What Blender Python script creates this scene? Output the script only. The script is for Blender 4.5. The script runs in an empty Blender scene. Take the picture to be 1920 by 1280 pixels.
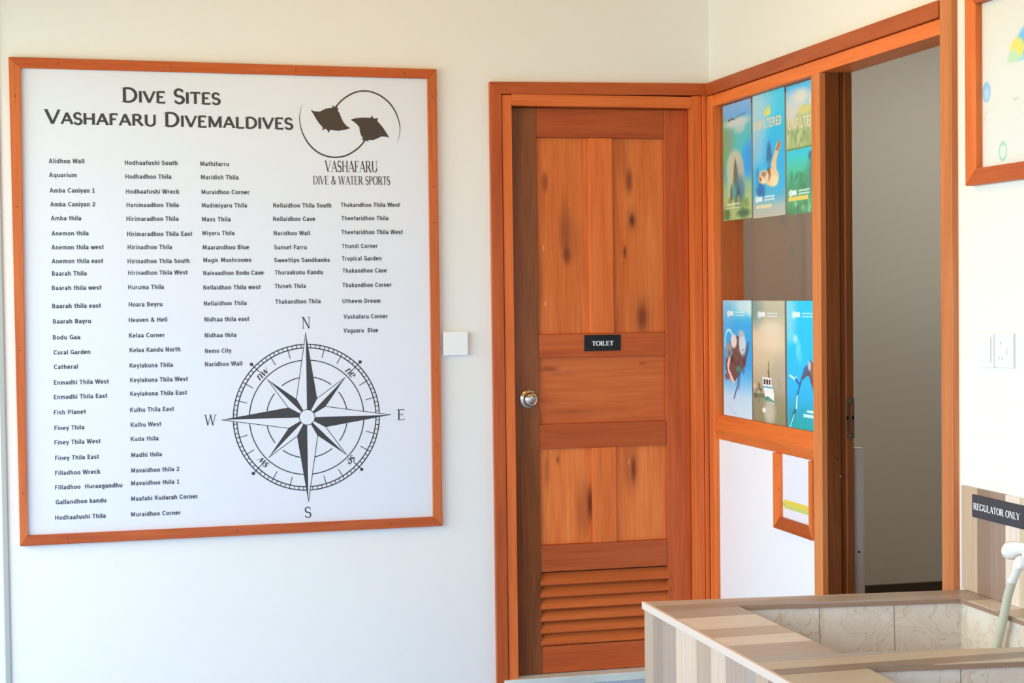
import bpy, bmesh, math, random
import numpy as np
from mathutils import Vector, Matrix

# ------------------------------------------------------------------ camera, sky, light, exposure
sc = bpy.context.scene
col = sc.collection
cam = bpy.data.objects.new('camera', bpy.data.cameras.new('camera'))
col.objects.link(cam)
cam.data.sensor_width = 36.0
cam.data.lens = 57.67
cam.data.clip_start = 0.05
cam.matrix_world = Matrix((
    (0.97086075, 0.01893787, -0.23889487, -2.14445192),
    (-0.23932671, 0.02531291, -0.97060908, -5.65780382),
    (-0.01233414, 0.99950018, 0.02910765, 1.37319602),
    (0, 0, 0, 1)))
sc.camera = cam

SKY_STRENGTH = 3.8
world = bpy.data.worlds.new('sky')
sc.world = world
world.use_nodes = True
wn, wl = world.node_tree.nodes, world.node_tree.links
wn.clear()
w_tc = wn.new('ShaderNodeTexCoord')
w_sep = wn.new('ShaderNodeSeparateXYZ')
w_map = wn.new('ShaderNodeMapRange')
w_map.inputs['From Min'].default_value = -1
w_map.inputs['From Max'].default_value = 1
w_ramp = wn.new('ShaderNodeValToRGB')
w_bg = wn.new('ShaderNodeBackground')
w_out = wn.new('ShaderNodeOutputWorld')
e = w_ramp.color_ramp.elements
e[0].position, e[0].color = 0.0, (0.35, 0.32, 0.36, 1)
e[1].position, e[1].color = 0.49, (0.39, 0.38, 0.46, 1)
for p_, c_ in ((0.51, (0.46, 0.62, 1.0, 1)), (0.75, (0.41, 0.59, 1.0, 1)), (1.0, (0.30, 0.50, 1.0, 1))):
    k_ = e.new(p_)
    k_.color = c_
w_bg.inputs['Strength'].default_value = SKY_STRENGTH
wl.new(w_tc.outputs['Generated'], w_sep.inputs[0])
wl.new(w_sep.outputs['Z'], w_map.inputs['Value'])
wl.new(w_map.outputs[0], w_ramp.inputs[0])
wl.new(w_ramp.outputs[0], w_bg.inputs['Color'])
wl.new(w_bg.outputs[0], w_out.inputs['Surface'])


def area_light(name, loc, target, sx, sy, power, color):
    ld = bpy.data.lights.new(name, 'AREA')
    ld.shape = 'RECTANGLE'
    ld.size, ld.size_y, ld.energy, ld.color = sx, sy, power, color
    o = bpy.data.objects.new(name, ld)
    col.objects.link(o)
    o.location = loc
    o.rotation_euler = (Vector(target) - Vector(loc)).to_track_quat('-Z', 'Y').to_euler()
    return o


# daylight through the open left side of the veranda; two unseen fill lights added
area_light('daylight_opening', (-4.6, -2.6, 1.7), (0, -2.0, 1.3), 5.0, 1.2, 124, (0.89, 1.0, 0.68))
area_light('store_fill', (1.5, -.25, 2.75), (1.5, -.25, 0), 0.6, 0.6, 25, (0.96, 1.0, 0.97))  # added light that brightens the store wall from the top down
warm_fill = bpy.data.objects.new('ceiling_bulb', bpy.data.lights.new('ceiling_bulb', 'POINT'))  # added point light without a fixture, warms the upper walls
col.objects.link(warm_fill)
warm_fill.location = (-1.3, -1.7, 2.62)
warm_fill.data.energy, warm_fill.data.color, warm_fill.data.shadow_soft_size = 16.0, (1.0, 0.54, 0.04), 0.15

vs = sc.view_settings
vs.view_transform = 'Standard'
vs.look = 'None'
vs.gamma = 1.0
vs.use_curve_mapping = False
vs.exposure = 0.0


# ------------------------------------------------------------------ helpers
def lin(c):
    return tuple(((v / 255) / 12.92 if v / 255 <= 0.04045 else ((v / 255 + 0.055) / 1.055) ** 2.4) for v in c) + (1,)


class MB:
    """collects shapes in world metres and links them as one mesh object"""

    def __init__(s):
        s.bm = bmesh.new()

    def box(s, x0, x1, y0, y1, z0, z1):
        v = [s.bm.verts.new(p) for p in ((x0, y0, z0), (x1, y0, z0), (x1, y1, z0), (x0, y1, z0),
                                         (x0, y0, z1), (x1, y0, z1), (x1, y1, z1), (x0, y1, z1))]
        for f in ((3, 2, 1, 0), (4, 5, 6, 7), (0, 1, 5, 4), (1, 2, 6, 5), (2, 3, 7, 6), (3, 0, 4, 7)):
            s.bm.faces.new([v[i] for i in f])
        return s

    def prism(s, poly, vec):
        """closed prism of a 3D polygon swept along vec"""
        a = [s.bm.verts.new(p) for p in poly]
        b = [s.bm.verts.new(Vector(p) + Vector(vec)) for p in poly]
        n = len(a)
        s.bm.faces.new(a)
        s.bm.faces.new(b[::-1])
        for i in range(n):
            s.bm.faces.new((a[i], b[i], b[(i + 1) % n], a[(i + 1) % n]))
        return s

    def face(s, pts):
        s.bm.faces.new([s.bm.verts.new(p) for p in pts])
        return s

    def tube(s, path, r, n=14, cap=True):
        path = [Vector(p) for p in path]
        rings = []
        up = Vector((0.31, 0.9, 0.28)).normalized()
        for i, p in enumerate(path):
            t = (path[min(i + 1, len(path) - 1)] - path[max(i - 1, 0)]).normalized()
            a = t.cross(up).normalized()
            b = t.cross(a).normalized()
            rr = r[i] if hasattr(r, '__len__') else r
            rings.append([s.bm.verts.new(p + a * rr * math.cos(2 * math.pi * k / n) + b * rr * math.sin(2 * math.pi * k / n)) for k in range(n)])
        for q, w in zip(rings, rings[1:]):
            for k in range(n):
                s.bm.faces.new((q[k], q[(k + 1) % n], w[(k + 1) % n], w[k]))
        if cap:
            s.bm.faces.new(rings[0][::-1])
            s.bm.faces.new(rings[-1])
        return s

    def lathe(s, o, axis, prof, n=40):
        """prof: (distance along axis, radius)"""
        o, axis = Vector(o), Vector(axis).normalized()
        return s.tube([o + axis * d for d, r in prof], [max(r, 1e-5) for d, r in prof], n)

    def build(s, name, m, parent=None, label=None, bevel=0.0, smooth=False):
        bmesh.ops.recalc_face_normals(s.bm, faces=s.bm.faces)
        me = bpy.data.meshes.new(name)
        if parent is not None:
            off = ROOT[parent.name] if parent.name in ROOT else Vector()
            bmesh.ops.translate(s.bm, verts=s.bm.verts, vec=-off)
        s.bm.to_mesh(me)
        s.bm.free()
        return link(name, me, m, parent, label, bevel, smooth)


ROOT = {}


def link(name, me, m, parent=None, label=None, bevel=0.0, smooth=False):
    o = bpy.data.objects.new(name, me)
    col.objects.link(o)
    if m:
        me.materials.append(m)
    if parent is not None:
        o.parent = parent
        ROOT[o.name] = ROOT.get(parent.name, Vector())
    if label:
        o['label'] = label
    if smooth:
        for p in me.polygons:
            p.use_smooth = True
        try:
            me.set_sharp_from_angle(angle=math.radians(38))
        except Exception:
            pass
    if bevel:
        md = o.modifiers.new('bevel', 'BEVEL')
        md.width, md.segments, md.limit_method, md.angle_limit = bevel, 2, 'ANGLE', math.radians(40)
    return o


def tag(o, label, cat, group=None):
    o['label'], o['category'] = label, cat
    if group:
        o['group'] = group
    return o


def thing(name, loc, label=None, cat=None, group=None):
    o = bpy.data.objects.new(name, None)
    o.empty_display_size = 0.05
    o.location = loc
    col.objects.link(o)
    ROOT[o.name] = Vector(loc)
    if label:
        tag(o, label, cat, group)
    else:
        o['kind'] = 'structure'
    return o


def struct(o):
    o['kind'] = 'structure'
    return o


# ------------------------------------------------------------------ materials
def nodes(name):
    m = bpy.data.materials.new(name)
    m.use_nodes = True
    nt = m.node_tree
    b = nt.nodes['Principled BSDF']
    return m, nt, b


def plain(name, rgb, rough=0.5, metal=0.0, spec=0.5, bump=0.0, bscale=200, vary=0.0):
    m, nt, b = nodes(name)
    b.inputs['Base Color'].default_value = lin(rgb)
    b.inputs['Roughness'].default_value = rough
    b.inputs['Metallic'].default_value = metal
    b.inputs['Specular IOR Level'].default_value = spec
    tc = nt.nodes.new('ShaderNodeTexCoord')
    if vary:
        n = nt.nodes.new('ShaderNodeTexNoise')
        n.inputs['Scale'].default_value = 3.0
        n.inputs['Detail'].default_value = 4
        r = nt.nodes.new('ShaderNodeValToRGB')
        k = r.color_ramp.elements
        k[0].color = lin(tuple(v * (1 - vary) for v in rgb))
        k[1].color = lin(tuple(min(255, v * (1 + vary * 0.4)) for v in rgb))
        k[0].position, k[1].position = 0.3, 0.7
        nt.links.new(tc.outputs['Object'], n.inputs['Vector'])
        nt.links.new(n.outputs[0], r.inputs[0])
        nt.links.new(r.outputs[0], b.inputs['Base Color'])
    if bump:
        n2 = nt.nodes.new('ShaderNodeTexNoise')
        n2.inputs['Scale'].default_value = bscale
        bp = nt.nodes.new('ShaderNodeBump')
        bp.inputs['Strength'].default_value = bump
        bp.inputs['Distance'].default_value = 0.002
        nt.links.new(tc.outputs['Object'], n2.inputs['Vector'])
        nt.links.new(n2.outputs[0], bp.inputs['Height'])
        nt.links.new(bp.outputs[0], b.inputs['Normal'])
    return m


def wood(name, axis, dark, mid, light, rough=0.42, tint=False, density=16):
    """stained hardwood with the grain along one axis"""
    m, nt, b = nodes(name)
    N, L = nt.nodes.new, nt.links.new
    tc, oi = N('ShaderNodeTexCoord'), N('ShaderNodeObjectInfo')
    mul = N('ShaderNodeMath'); mul.operation = 'MULTIPLY'; mul.inputs[1].default_value = 13.0
    L(oi.outputs['Random'], mul.inputs[0])
    add = N('ShaderNodeVectorMath'); add.operation = 'ADD'
    L(tc.outputs['Object'], add.inputs[0]); L(mul.outputs[0], add.inputs[1])
    mp = N('ShaderNodeMapping')
    s = [density] * 3
    s['xyz'.index(axis)] = 1.3
    mp.inputs['Scale'].default_value = s
    L(add.outputs[0], mp.inputs['Vector'])
    n1 = N('ShaderNodeTexNoise')
    n1.inputs['Scale'].default_value = 1.0
    n1.inputs['Detail'].default_value = 5
    n1.inputs['Roughness'].default_value = 0.55
    n1.inputs['Distortion'].default_value = 0.7
    L(mp.outputs[0], n1.inputs['Vector'])
    mp2 = N('ShaderNodeMapping')
    s2 = [density * 9] * 3
    s2['xyz'.index(axis)] = 5
    mp2.inputs['Scale'].default_value = s2
    L(add.outputs[0], mp2.inputs['Vector'])
    n2 = N('ShaderNodeTexNoise')
    n2.inputs['Scale'].default_value = 1.0
    n2.inputs['Detail'].default_value = 2
    L(mp2.outputs[0], n2.inputs['Vector'])
    mx = N('ShaderNodeMix')
    mx.inputs['Factor'].default_value = 0.36
    L(n1.outputs[0], mx.inputs['A']); L(n2.outputs[0], mx.inputs['B'])
    r = N('ShaderNodeValToRGB')
    k = r.color_ramp.elements
    k[0].position, k[0].color = 0.33, lin(dark)
    k[1].position, k[1].color = 0.68, lin(light)
    q = k.new(0.5); q.color = lin(mid)
    L(mx.outputs['Result'], r.inputs[0])
    hs = N('ShaderNodeHueSaturation')
    mr = N('ShaderNodeMapRange')
    mr.inputs['To Min'].default_value, mr.inputs['To Max'].default_value = 0.9, 1.1
    L(oi.outputs['Random'], mr.inputs['Value']); L(mr.outputs[0], hs.inputs['Value'])
    L(r.outputs[0], hs.inputs['Color'])
    outc = hs.outputs[0]
    if tint:
        at = N('ShaderNodeAttribute'); at.attribute_name = 'Tint'
        mm = N('ShaderNodeMix'); mm.data_type = 'RGBA'; mm.blend_type = 'MULTIPLY'
        mm.inputs['Factor'].default_value = 1
        L(outc, mm.inputs['A']); L(at.outputs['Color'], mm.inputs['B'])
        outc = mm.outputs['Result']
    L(outc, b.inputs['Base Color'])
    b.inputs['Roughness'].default_value = rough
    b.inputs['Specular IOR Level'].default_value = 0.3
    bp = N('ShaderNodeBump')
    bp.inputs['Strength'].default_value = 0.12
    bp.inputs['Distance'].default_value = 0.001
    L(mx.outputs['Result'], bp.inputs['Height']); L(bp.outputs[0], b.inputs['Normal'])
    return m


def stripes(name, lo, hi, bands, rough=0.35):
    """plank-print ceramic: bands across the object's Y; bands = [(y_end, rgb)...] going from lo up"""
    m, nt, b = nodes(name)
    N, L = nt.nodes.new, nt.links.new
    tc, sp = N('ShaderNodeTexCoord'), N('ShaderNodeSeparateXYZ')
    L(tc.outputs['Object'], sp.inputs[0])
    mr = N('ShaderNodeMapRange')
    mr.inputs['From Min'].default_value, mr.inputs['From Max'].default_value = lo, hi
    L(sp.outputs['Y'], mr.inputs['Value'])
    r = N('ShaderNodeValToRGB')
    r.color_ramp.interpolation = 'CONSTANT'
    k = r.color_ramp.elements
    k[0].position, k[0].color = 0.0, lin(bands[0][1])
    k[1].position, k[1].color = 1.0, lin(bands[-1][1])
    for (y, _), (_, c) in zip(bands, bands[1:]):
        q = k.new((y - lo) / (hi - lo)); q.color = lin(c)
    L(mr.outputs[0], r.inputs[0])
    mp = N('ShaderNodeMapping'); mp.inputs['Scale'].default_value = (3, 150, 3)
    L(tc.outputs['Object'], mp.inputs['Vector'])
    n = N('ShaderNodeTexNoise'); n.inputs['Scale'].default_value = 1; n.inputs['Detail'].default_value = 3
    L(mp.outputs[0], n.inputs['Vector'])
    mr2 = N('ShaderNodeMapRange')
    mr2.inputs['From Min'].default_value, mr2.inputs['From Max'].default_value = 0.3, 0.7
    mr2.inputs['To Min'].default_value, mr2.inputs['To Max'].default_value = 0.88, 1.08
    L(n.outputs[0], mr2.inputs['Value'])
    hs = N('ShaderNodeHueSaturation')
    L(mr2.outputs[0], hs.inputs['Value']); L(r.outputs[0], hs.inputs['Color'])
    L(hs.outputs[0], b.inputs['Base Color'])
    b.inputs['Roughness'].default_value = rough
    return m


def marble(name):
    m, nt, b = nodes(name)
    N, L = nt.nodes.new, nt.links.new
    tc = N('ShaderNodeTexCoord')
    n = N('ShaderNodeTexNoise')
    n.inputs['Scale'].default_value = 9; n.inputs['Detail'].default_value = 10; n.inputs['Distortion'].default_value = 2.2
    L(tc.outputs['Object'], n.inputs['Vector'])
    r = N('ShaderNodeValToRGB')
    k = r.color_ramp.elements
    k[0].position, k[0].color = 0.36, lin((226, 214, 200))
    k[1].position, k[1].color = 0.66, lin((234, 226, 216))
    q = k.new(0.47); q.color = lin((232, 222, 208))
    q = k.new(0.495); q.color = lin((214, 196, 172))
    q = k.new(0.51); q.color = lin((230, 220, 206))
    L(n.outputs[0], r.inputs[0])
    # grout joints every 0.19 m along X and Y
    sp = N('ShaderNodeSeparateXYZ'); L(tc.outputs['Object'], sp.inputs[0])
    ge, sn = N('ShaderNodeNewGeometry'), N('ShaderNodeSeparateXYZ')
    L(ge.outputs['Normal'], sn.inputs[0])
    facs = []
    for ax, other, off in (('X', 'Y', 0.019), ('Y', 'X', 0.06)):     # upright joints on the face that runs along that axis
        a = N('ShaderNodeMath'); a.operation = 'ADD'; a.inputs[1].default_value = off + 19.0
        L(sp.outputs[ax], a.inputs[0])
        d = N('ShaderNodeMath'); d.operation = 'MODULO'; d.inputs[1].default_value = 0.19
        L(a.outputs[0], d.inputs[0])
        c = N('ShaderNodeMath'); c.operation = 'LESS_THAN'; c.inputs[1].default_value = 0.0025
        L(d.outputs[0], c.inputs[0])
        ab = N('ShaderNodeMath'); ab.operation = 'ABSOLUTE'
        L(sn.outputs[other], ab.inputs[0])
        gt = N('ShaderNodeMath'); gt.operation = 'GREATER_THAN'; gt.inputs[1].default_value = 0.6
        L(ab.outputs[0], gt.inputs[0])
        ml = N('ShaderNodeMath'); ml.operation = 'MULTIPLY'
        L(c.outputs[0], ml.inputs[0]); L(gt.outputs[0], ml.inputs[1])
        facs.append(ml)
    mxm = N('ShaderNodeMath'); mxm.operation = 'MAXIMUM'
    L(facs[0].outputs[0], mxm.inputs[0]); L(facs[1].outputs[0], mxm.inputs[1])
    mm = N('ShaderNodeMix'); mm.data_type = 'RGBA'
    mm.inputs['B'].default_value = lin((150, 135, 115))
    L(mxm.outputs[0], mm.inputs['Factor']); L(r.outputs[0], mm.inputs['A'])
    L(mm.outputs['Result'], b.inputs['Base Color'])
    b.inputs['Roughness'].default_value = 0.3
    return m


def printed(name, rough=0.3):
    m, nt, b = nodes(name)
    at = nt.nodes.new('ShaderNodeAttribute'); at.attribute_name = 'Picture'
    nt.links.new(at.outputs['Color'], b.inputs['Base Color'])
    b.inputs['Roughness'].default_value = rough
    return m


def window_glass(name):
    m, nt, b = nodes(name)
    nt.nodes.remove(b)
    N, L = nt.nodes.new, nt.links.new
    out = nt.nodes['Material Output']
    fr = N('ShaderNodeFresnel'); ge, io = N('ShaderNodeNewGeometry'), N('ShaderNodeMapRange')
    io.inputs['To Min'].default_value, io.inputs['To Max'].default_value = 1.52, 1 / 1.52
    L(ge.outputs['Backfacing'], io.inputs['Value']); L(io.outputs[0], fr.inputs['IOR'])
    tr = N('ShaderNodeBsdfTransparent'); tr.inputs['Color'].default_value = (0.93, 0.95, 0.94, 1)
    gl = N('ShaderNodeBsdfGlossy'); gl.inputs['Roughness'].default_value = 0.015
    mx = N('ShaderNodeMixShader')
    L(fr.outputs[0], mx.inputs[0]); L(tr.outputs[0], mx.inputs[1]); L(gl.outputs[0], mx.inputs[2])
    L(mx.outputs[0], out.inputs['Surface'])
    return m


M = dict(
    wall=plain('white_wall_paint', (238, 236, 230), 0.6, bump=0.05, bscale=120),
    room=plain('store_wall_paint', (205, 195, 178), 0.7),
    ceil=plain('ceiling_paint', (214, 158, 92), 0.7),
    floor=plain('floor_tile', (168, 200, 240), 0.35, vary=0.06),
    storefloor=plain('store_floor', (120, 105, 88), 0.5, vary=0.08),
    ground=plain('sand', (220, 205, 170), 0.9, vary=0.1),
    stone=plain('threshold_stone', (222, 232, 226), 0.4, vary=0.12),
    skirting=plain('dark_skirting', (70, 55, 42), 0.5),
    panel=plain('vinyl_print_white', (228, 230, 236), 0.35),
    ink=plain('dark_ink', (58, 55, 54), 0.45),
    listink=plain('grey_ink', (76, 74, 80), 0.45),
    brownink=plain('brown_ink', (62, 52, 42), 0.45),
    paper=plain('paper_white', (245, 244, 240), 0.4),
    plastic=plain('white_plastic', (240, 240, 236), 0.3),
    plastic2=plain('grey_plastic', (176, 176, 172), 0.4),
    pvc=plain('pvc_pipe', (255, 243, 222), 0.4, vary=0.06),
    greytrim=plain('grey_trim', (176, 178, 172), 0.5),
    black=plain('black_plate', (14, 14, 15), 0.35),
    charcoal=plain('charcoal_plate', (52, 52, 60), 0.4),
    white=plain('white_letters', (246, 246, 248), 0.45),
    cream=plain('cream_letters', (240, 225, 190), 0.45),
    steel=plain('brushed_steel', (200, 192, 178), 0.22, metal=1.0),
    oldsteel=plain('dull_steel', (150, 135, 115), 0.4, metal=0.9),
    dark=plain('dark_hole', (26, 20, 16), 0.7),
    screw=plain('screw_head', (88, 40, 20), 0.5),
    hose=plain('hose_rubber', (206, 208, 186), 0.35),
    edge=plain('tile_edge_trim', (214, 192, 176), 0.4),
    lip=plain('brown_tile_lip', (160, 130, 108), 0.4),
    board=plain('white_laminate', (250, 250, 252), 0.35),
    marble=marble('cream_marble_tile'),
    print=printed('printed_picture'),
    glass=window_glass('window_glass'),
)
FR = ((184, 90, 40), (204, 104, 50), (214, 118, 62))
OR = ((212, 104, 44), (232, 119, 54), (240, 132, 66))
LT = ((192, 108, 56), (208, 125, 70), (217, 139, 84))
RD = ((164, 72, 30), (184, 86, 38), (198, 99, 46))
PN = ((202, 100, 42), (224, 118, 54), (234, 138, 70))
BR_SHADE = ((104, 60, 30), (130, 74, 37), (146, 86, 45))  # brown with shade mixed in, for lock stile and doorway jamb
for ax in 'xyz':
    M['or' + ax] = wood('orange_wood_' + ax, ax, *OR)
    M['lt' + ax] = wood('pale_orange_wood_' + ax, ax, *LT)
    M['fr' + ax] = wood('frame_wood_' + ax, ax, *FR)
    M['rd' + ax] = wood('red_wood_' + ax, ax, *RD)
M['pnz'] = wood('door_panel_wood_z', 'z', *PN, tint=True, density=11)
M['pnx'] = wood('door_panel_wood_x', 'x', *FR, tint=True, density=11)
M['brz_shade'] = wood('shaded_brown_wood', 'z', *BR_SHADE, rough=.28)


# ------------------------------------------------------------------ lettering
def arc(cx, cy, rx, ry, a0, a1, n=18):
    return [(cx + rx * math.cos(math.radians(a0 + (a1 - a0) * i / n)), cy + ry * math.sin(math.radians(a0 + (a1 - a0) * i / n))) for i in range(n + 1)]


def smooth_path(p, n=6):
    out = []
    for i in range(len(p) - 1):
        p0, p1, p2, p3 = p[max(i - 1, 0)], p[i], p[i + 1], p[min(i + 2, len(p) - 1)]
        for k in range(n):
            t = k / n
            out.append(tuple(0.5 * (2 * p1[j] + (p2[j] - p0[j]) * t + (2 * p0[j] - 5 * p1[j] + 4 * p2[j] - p3[j]) * t * t
                                    + (3 * p1[j] - p0[j] - 3 * p2[j] + p3[j]) * t ** 3) for j in (0, 1)))
    return out + [p[-1]]


# letter skeletons on a cap height of 1: advance, strokes (T thick, t thin, n broad nib, s swelling), serif points
G = {
    'A': (.90, [('t', [(.09, 0), (.45, 1)]), ('T', [(.45, 1), (.82, 0)]), ('t', [(.2, .34), (.7, .34)])], [(.09, 0), (.82, 0)], []),
    'V': (.90, [('T', [(.08, 1), (.45, 0)]), ('t', [(.45, 0), (.82, 1)])], [(.08, 1), (.82, 1)], []),
    'S': (.66, [('s', arc(.32, .745, .22, .245, 20, 270)[:-1] + arc(.33, .255, .24, .245, 90, -160))], [], [(.53, .84), (.1, .16)]),
    'H': (.96, [('T', [(.18, 0), (.18, 1)]), ('T', [(.78, 0), (.78, 1)]), ('t', [(.18, .52), (.78, .52)])], [(.18, 0), (.18, 1), (.78, 0), (.78, 1)], []),
    'F': (.74, [('T', [(.18, 0), (.18, 1)]), ('t', [(.18, .975), (.64, .975)]), ('t', [(.18, .52), (.5, .52)])], [(.18, 0), (.12, 1)], [(.64, .9), (.5, .52)]),
    'E': (.78, [('T', [(.18, 0), (.18, 1)]), ('t', [(.18, .975), (.66, .975)]), ('t', [(.18, .52), (.52, .52)]), ('t', [(.18, .025), (.68, .025)])], [(.12, 0), (.12, 1)], [(.66, .9), (.52, .52), (.68, .1)]),
    'R': (.90, [('T', [(.18, 0), (.18, 1)]), ('n', [(.18, .975), (.42, .975)] + arc(.42, .745, .23, .23, 90, -90) + [(.18, .515)]), ('T', [(.44, .52), (.8, 0)])], [(.18, 0), (.12, 1), (.82, 0)], []),
    'P': (.78, [('T', [(.18, 0), (.18, 1)]), ('n', [(.18, .975), (.42, .975)] + arc(.42, .72, .24, .255, 90, -90) + [(.18, .465)])], [(.18, 0), (.12, 1)], []),
    'U': (.94, [('T', [(.18, 1), (.18, .32)]), ('n', arc(.48, .32, .3, .3, 180, 360)), ('t', [(.78, .32), (.78, 1)])], [(.18, 1), (.78, 1)], []),
    'D': (.94, [('T', [(.18, 0), (.18, 1)]), ('n', [(.18, .975), (.4, .975)] + arc(.4, .5, .42, .475, 90, -90) + [(.18, .025)])], [(.12, 0), (.12, 1)], []),
    'I': (.36, [('T', [(.18, 0), (.18, 1)])], [(.18, 0), (.18, 1)], []),
    'W': (1.26, [('T', [(.07, 1), (.34, 0)]), ('t', [(.34, 0), (.63, 1)]), ('T', [(.63, 1), (.9, 0)]), ('t', [(.9, 0), (1.18, 1)])], [(.07, 1), (.63, 1), (1.18, 1)], []),
    'T': (.80, [('T', [(.4, 0), (.4, 1)]), ('t', [(.06, .975), (.74, .975)])], [(.4, 0)], [(.06, .9), (.74, .9)]),
    'O': (.96, [('n', arc(.48, .5, .4, .48, 90, 450, 36))], [], []),
    'N': (.98, [('t', [(.16, 0), (.16, 1)]), ('T', [(.16, 1), (.8, 0)]), ('t', [(.8, 0), (.8, 1)])], [(.16, 0), (.1, 1), (.8, 1)], []),
    'G': (.96, [('n', arc(.48, .5, .4, .48, 42, 318, 30)), ('T', [(.8, .42), (.8, .08)])], [(.8, .42)], [(.78, .84)]),
    'L': (.74, [('T', [(.18, 0), (.18, 1)]), ('t', [(.18, .025), (.66, .025)])], [(.12, 0), (.18, 1)], [(.66, .1)]),
    'M': (1.12, [('t', [(.16, 0), (.16, 1)]), ('T', [(.16, 1), (.54, .06)]), ('t', [(.54, .06), (.93, 1)]), ('T', [(.93, 0), (.93, 1)])], [(.16, 0), (.1, 1), (.93, 0), (.98, 1)], []),
    'Y': (.86, [('T', [(.07, 1), (.43, .46)]), ('t', [(.43, .46), (.79, 1)]), ('T', [(.43, 0), (.43, .48)])], [(.07, 1), (.79, 1), (.43, 0)], []),
    '&': (.98, [('n', smooth_path([(.88, .02), (.55, .36), (.29, .7), (.27, .86), (.38, .98), (.5, .92), (.5, .74), (.3, .53), (.12, .35), (.1, .17), (.24, .02), (.44, .04), (.62, .2), (.74, .44)]))], [(.8, .46)], []),
    'n': (.72, [('T', [(.16, 0), (.16, .66)]), ('n', [(.16, .46)] + arc(.36, .44, .2, .22, 150, 0, 10) + [(.56, 0)])], [(.1, .66)], []),
    'w': (.98, [('T', [(.08, .66), (.26, 0)]), ('t', [(.26, 0), (.48, .62)]), ('T', [(.48, .62), (.66, 0)]), ('t', [(.66, 0), (.9, .66)])], [(.08, .66)], []),
    'e': (.62, [('n', [(.08, .34), (.52, .34)] + arc(.3, .33, .23, .32, 5, 315, 20))], [], []),
    's': (.5, [('s', arc(.24, .49, .15, .16, 20, 270)[:-1] + arc(.25, .165, .17, .165, 90, -160))], [], []),
    ' ': (.42, [], [], []),
}


def strip_quads(pts, widths):
    """quads along a polyline with a width at each point"""
    out, n = [], len(pts)
    L_, R_ = [], []
    for i in range(n):
        a, b = pts[max(i - 1, 0)], pts[min(i + 1, n - 1)]
        d = math.hypot(b[0] - a[0], b[1] - a[1]) or 1
        nx, ny = -(b[1] - a[1]) / d, (b[0] - a[0]) / d
        w = widths[i] / 2
        L_.append((pts[i][0] + nx * w, pts[i][1] + ny * w))
        R_.append((pts[i][0] - nx * w, pts[i][1] - ny * w))
    for i in range(n - 1):
        out.append([R_[i], R_[i + 1], L_[i + 1], L_[i]])
    return out


def glyph_quads(ch, T, t, sw, sh):
    adv, strokes, hs, vs_ = G[ch]
    q = []
    for kind, pts in strokes:
        n = len(pts)
        if kind in 'Tt':
            ws = [T if kind == 'T' else t] * n
        elif kind == 's':
            ws = [t + (T - t) * math.sin(math.pi * i / (n - 1)) ** 1.2 for i in range(n)]
        else:
            ws = []
            for i in range(n):
                a, b = pts[max(i - 1, 0)], pts[min(i + 1, n - 1)]
                d = math.hypot(b[0] - a[0], b[1] - a[1]) or 1
                ws.append(t + (T - t) * (abs(b[1] - a[1]) / d) ** 1.3)
        q += strip_quads(pts, ws)
    for x, y in hs:
        y0 = y if y < .1 else y - sh
        q.append([(x - sw / 2, y0), (x + sw / 2, y0), (x + sw / 2, y0 + sh), (x - sw / 2, y0 + sh)])
    for x, y in vs_:
        q.append([(x - sh / 2, y - sw * .4), (x + sh / 2, y - sw * .4), (x + sh / 2, y + sw * .4), (x - sh / 2, y + sw * .4)])
    return adv, q


def stroke_text(s, T=.13, t=.045, sw=.3, sh=.035, small=0.0, gap=0.0):
    """quads of a line of lettering in em units (cap height 1); lower case become small capitals if small > 0"""
    x, out = 0.0, []
    for ch in s:
        k, c = 1.0, ch
        if small and ch.islower():
            k, c = small, ch.upper()
        f = 1 / k if small else 1
        adv, q = glyph_quads(c, T * (0.5 + 0.5 * f), t * (0.5 + 0.5 * f), sw, sh * f)
        out += [[(x + px * k, py * k) for px, py in w] for w in q]
        x += adv * k + gap
    xs = [p[0] for w in out for p in w]
    a = min(xs)
    return [[(px - a, py) for px, py in w] for w in out], max(xs) - a


def place_quads(mb, quads, fx):
    """fx maps (u, v, layer) to a 3D point; later strokes lie a hair above earlier ones"""
    for i, w in enumerate(quads):
        mb.face([fx(u, v, i * 4e-6) for u, v in w])


# bold grotesque skeletons: advance, strokes of one weight on a cap height of 1
def _ell(cx, cy, rx, ry):
    return arc(cx, cy, rx, ry, 0, 360, 22)


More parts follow.
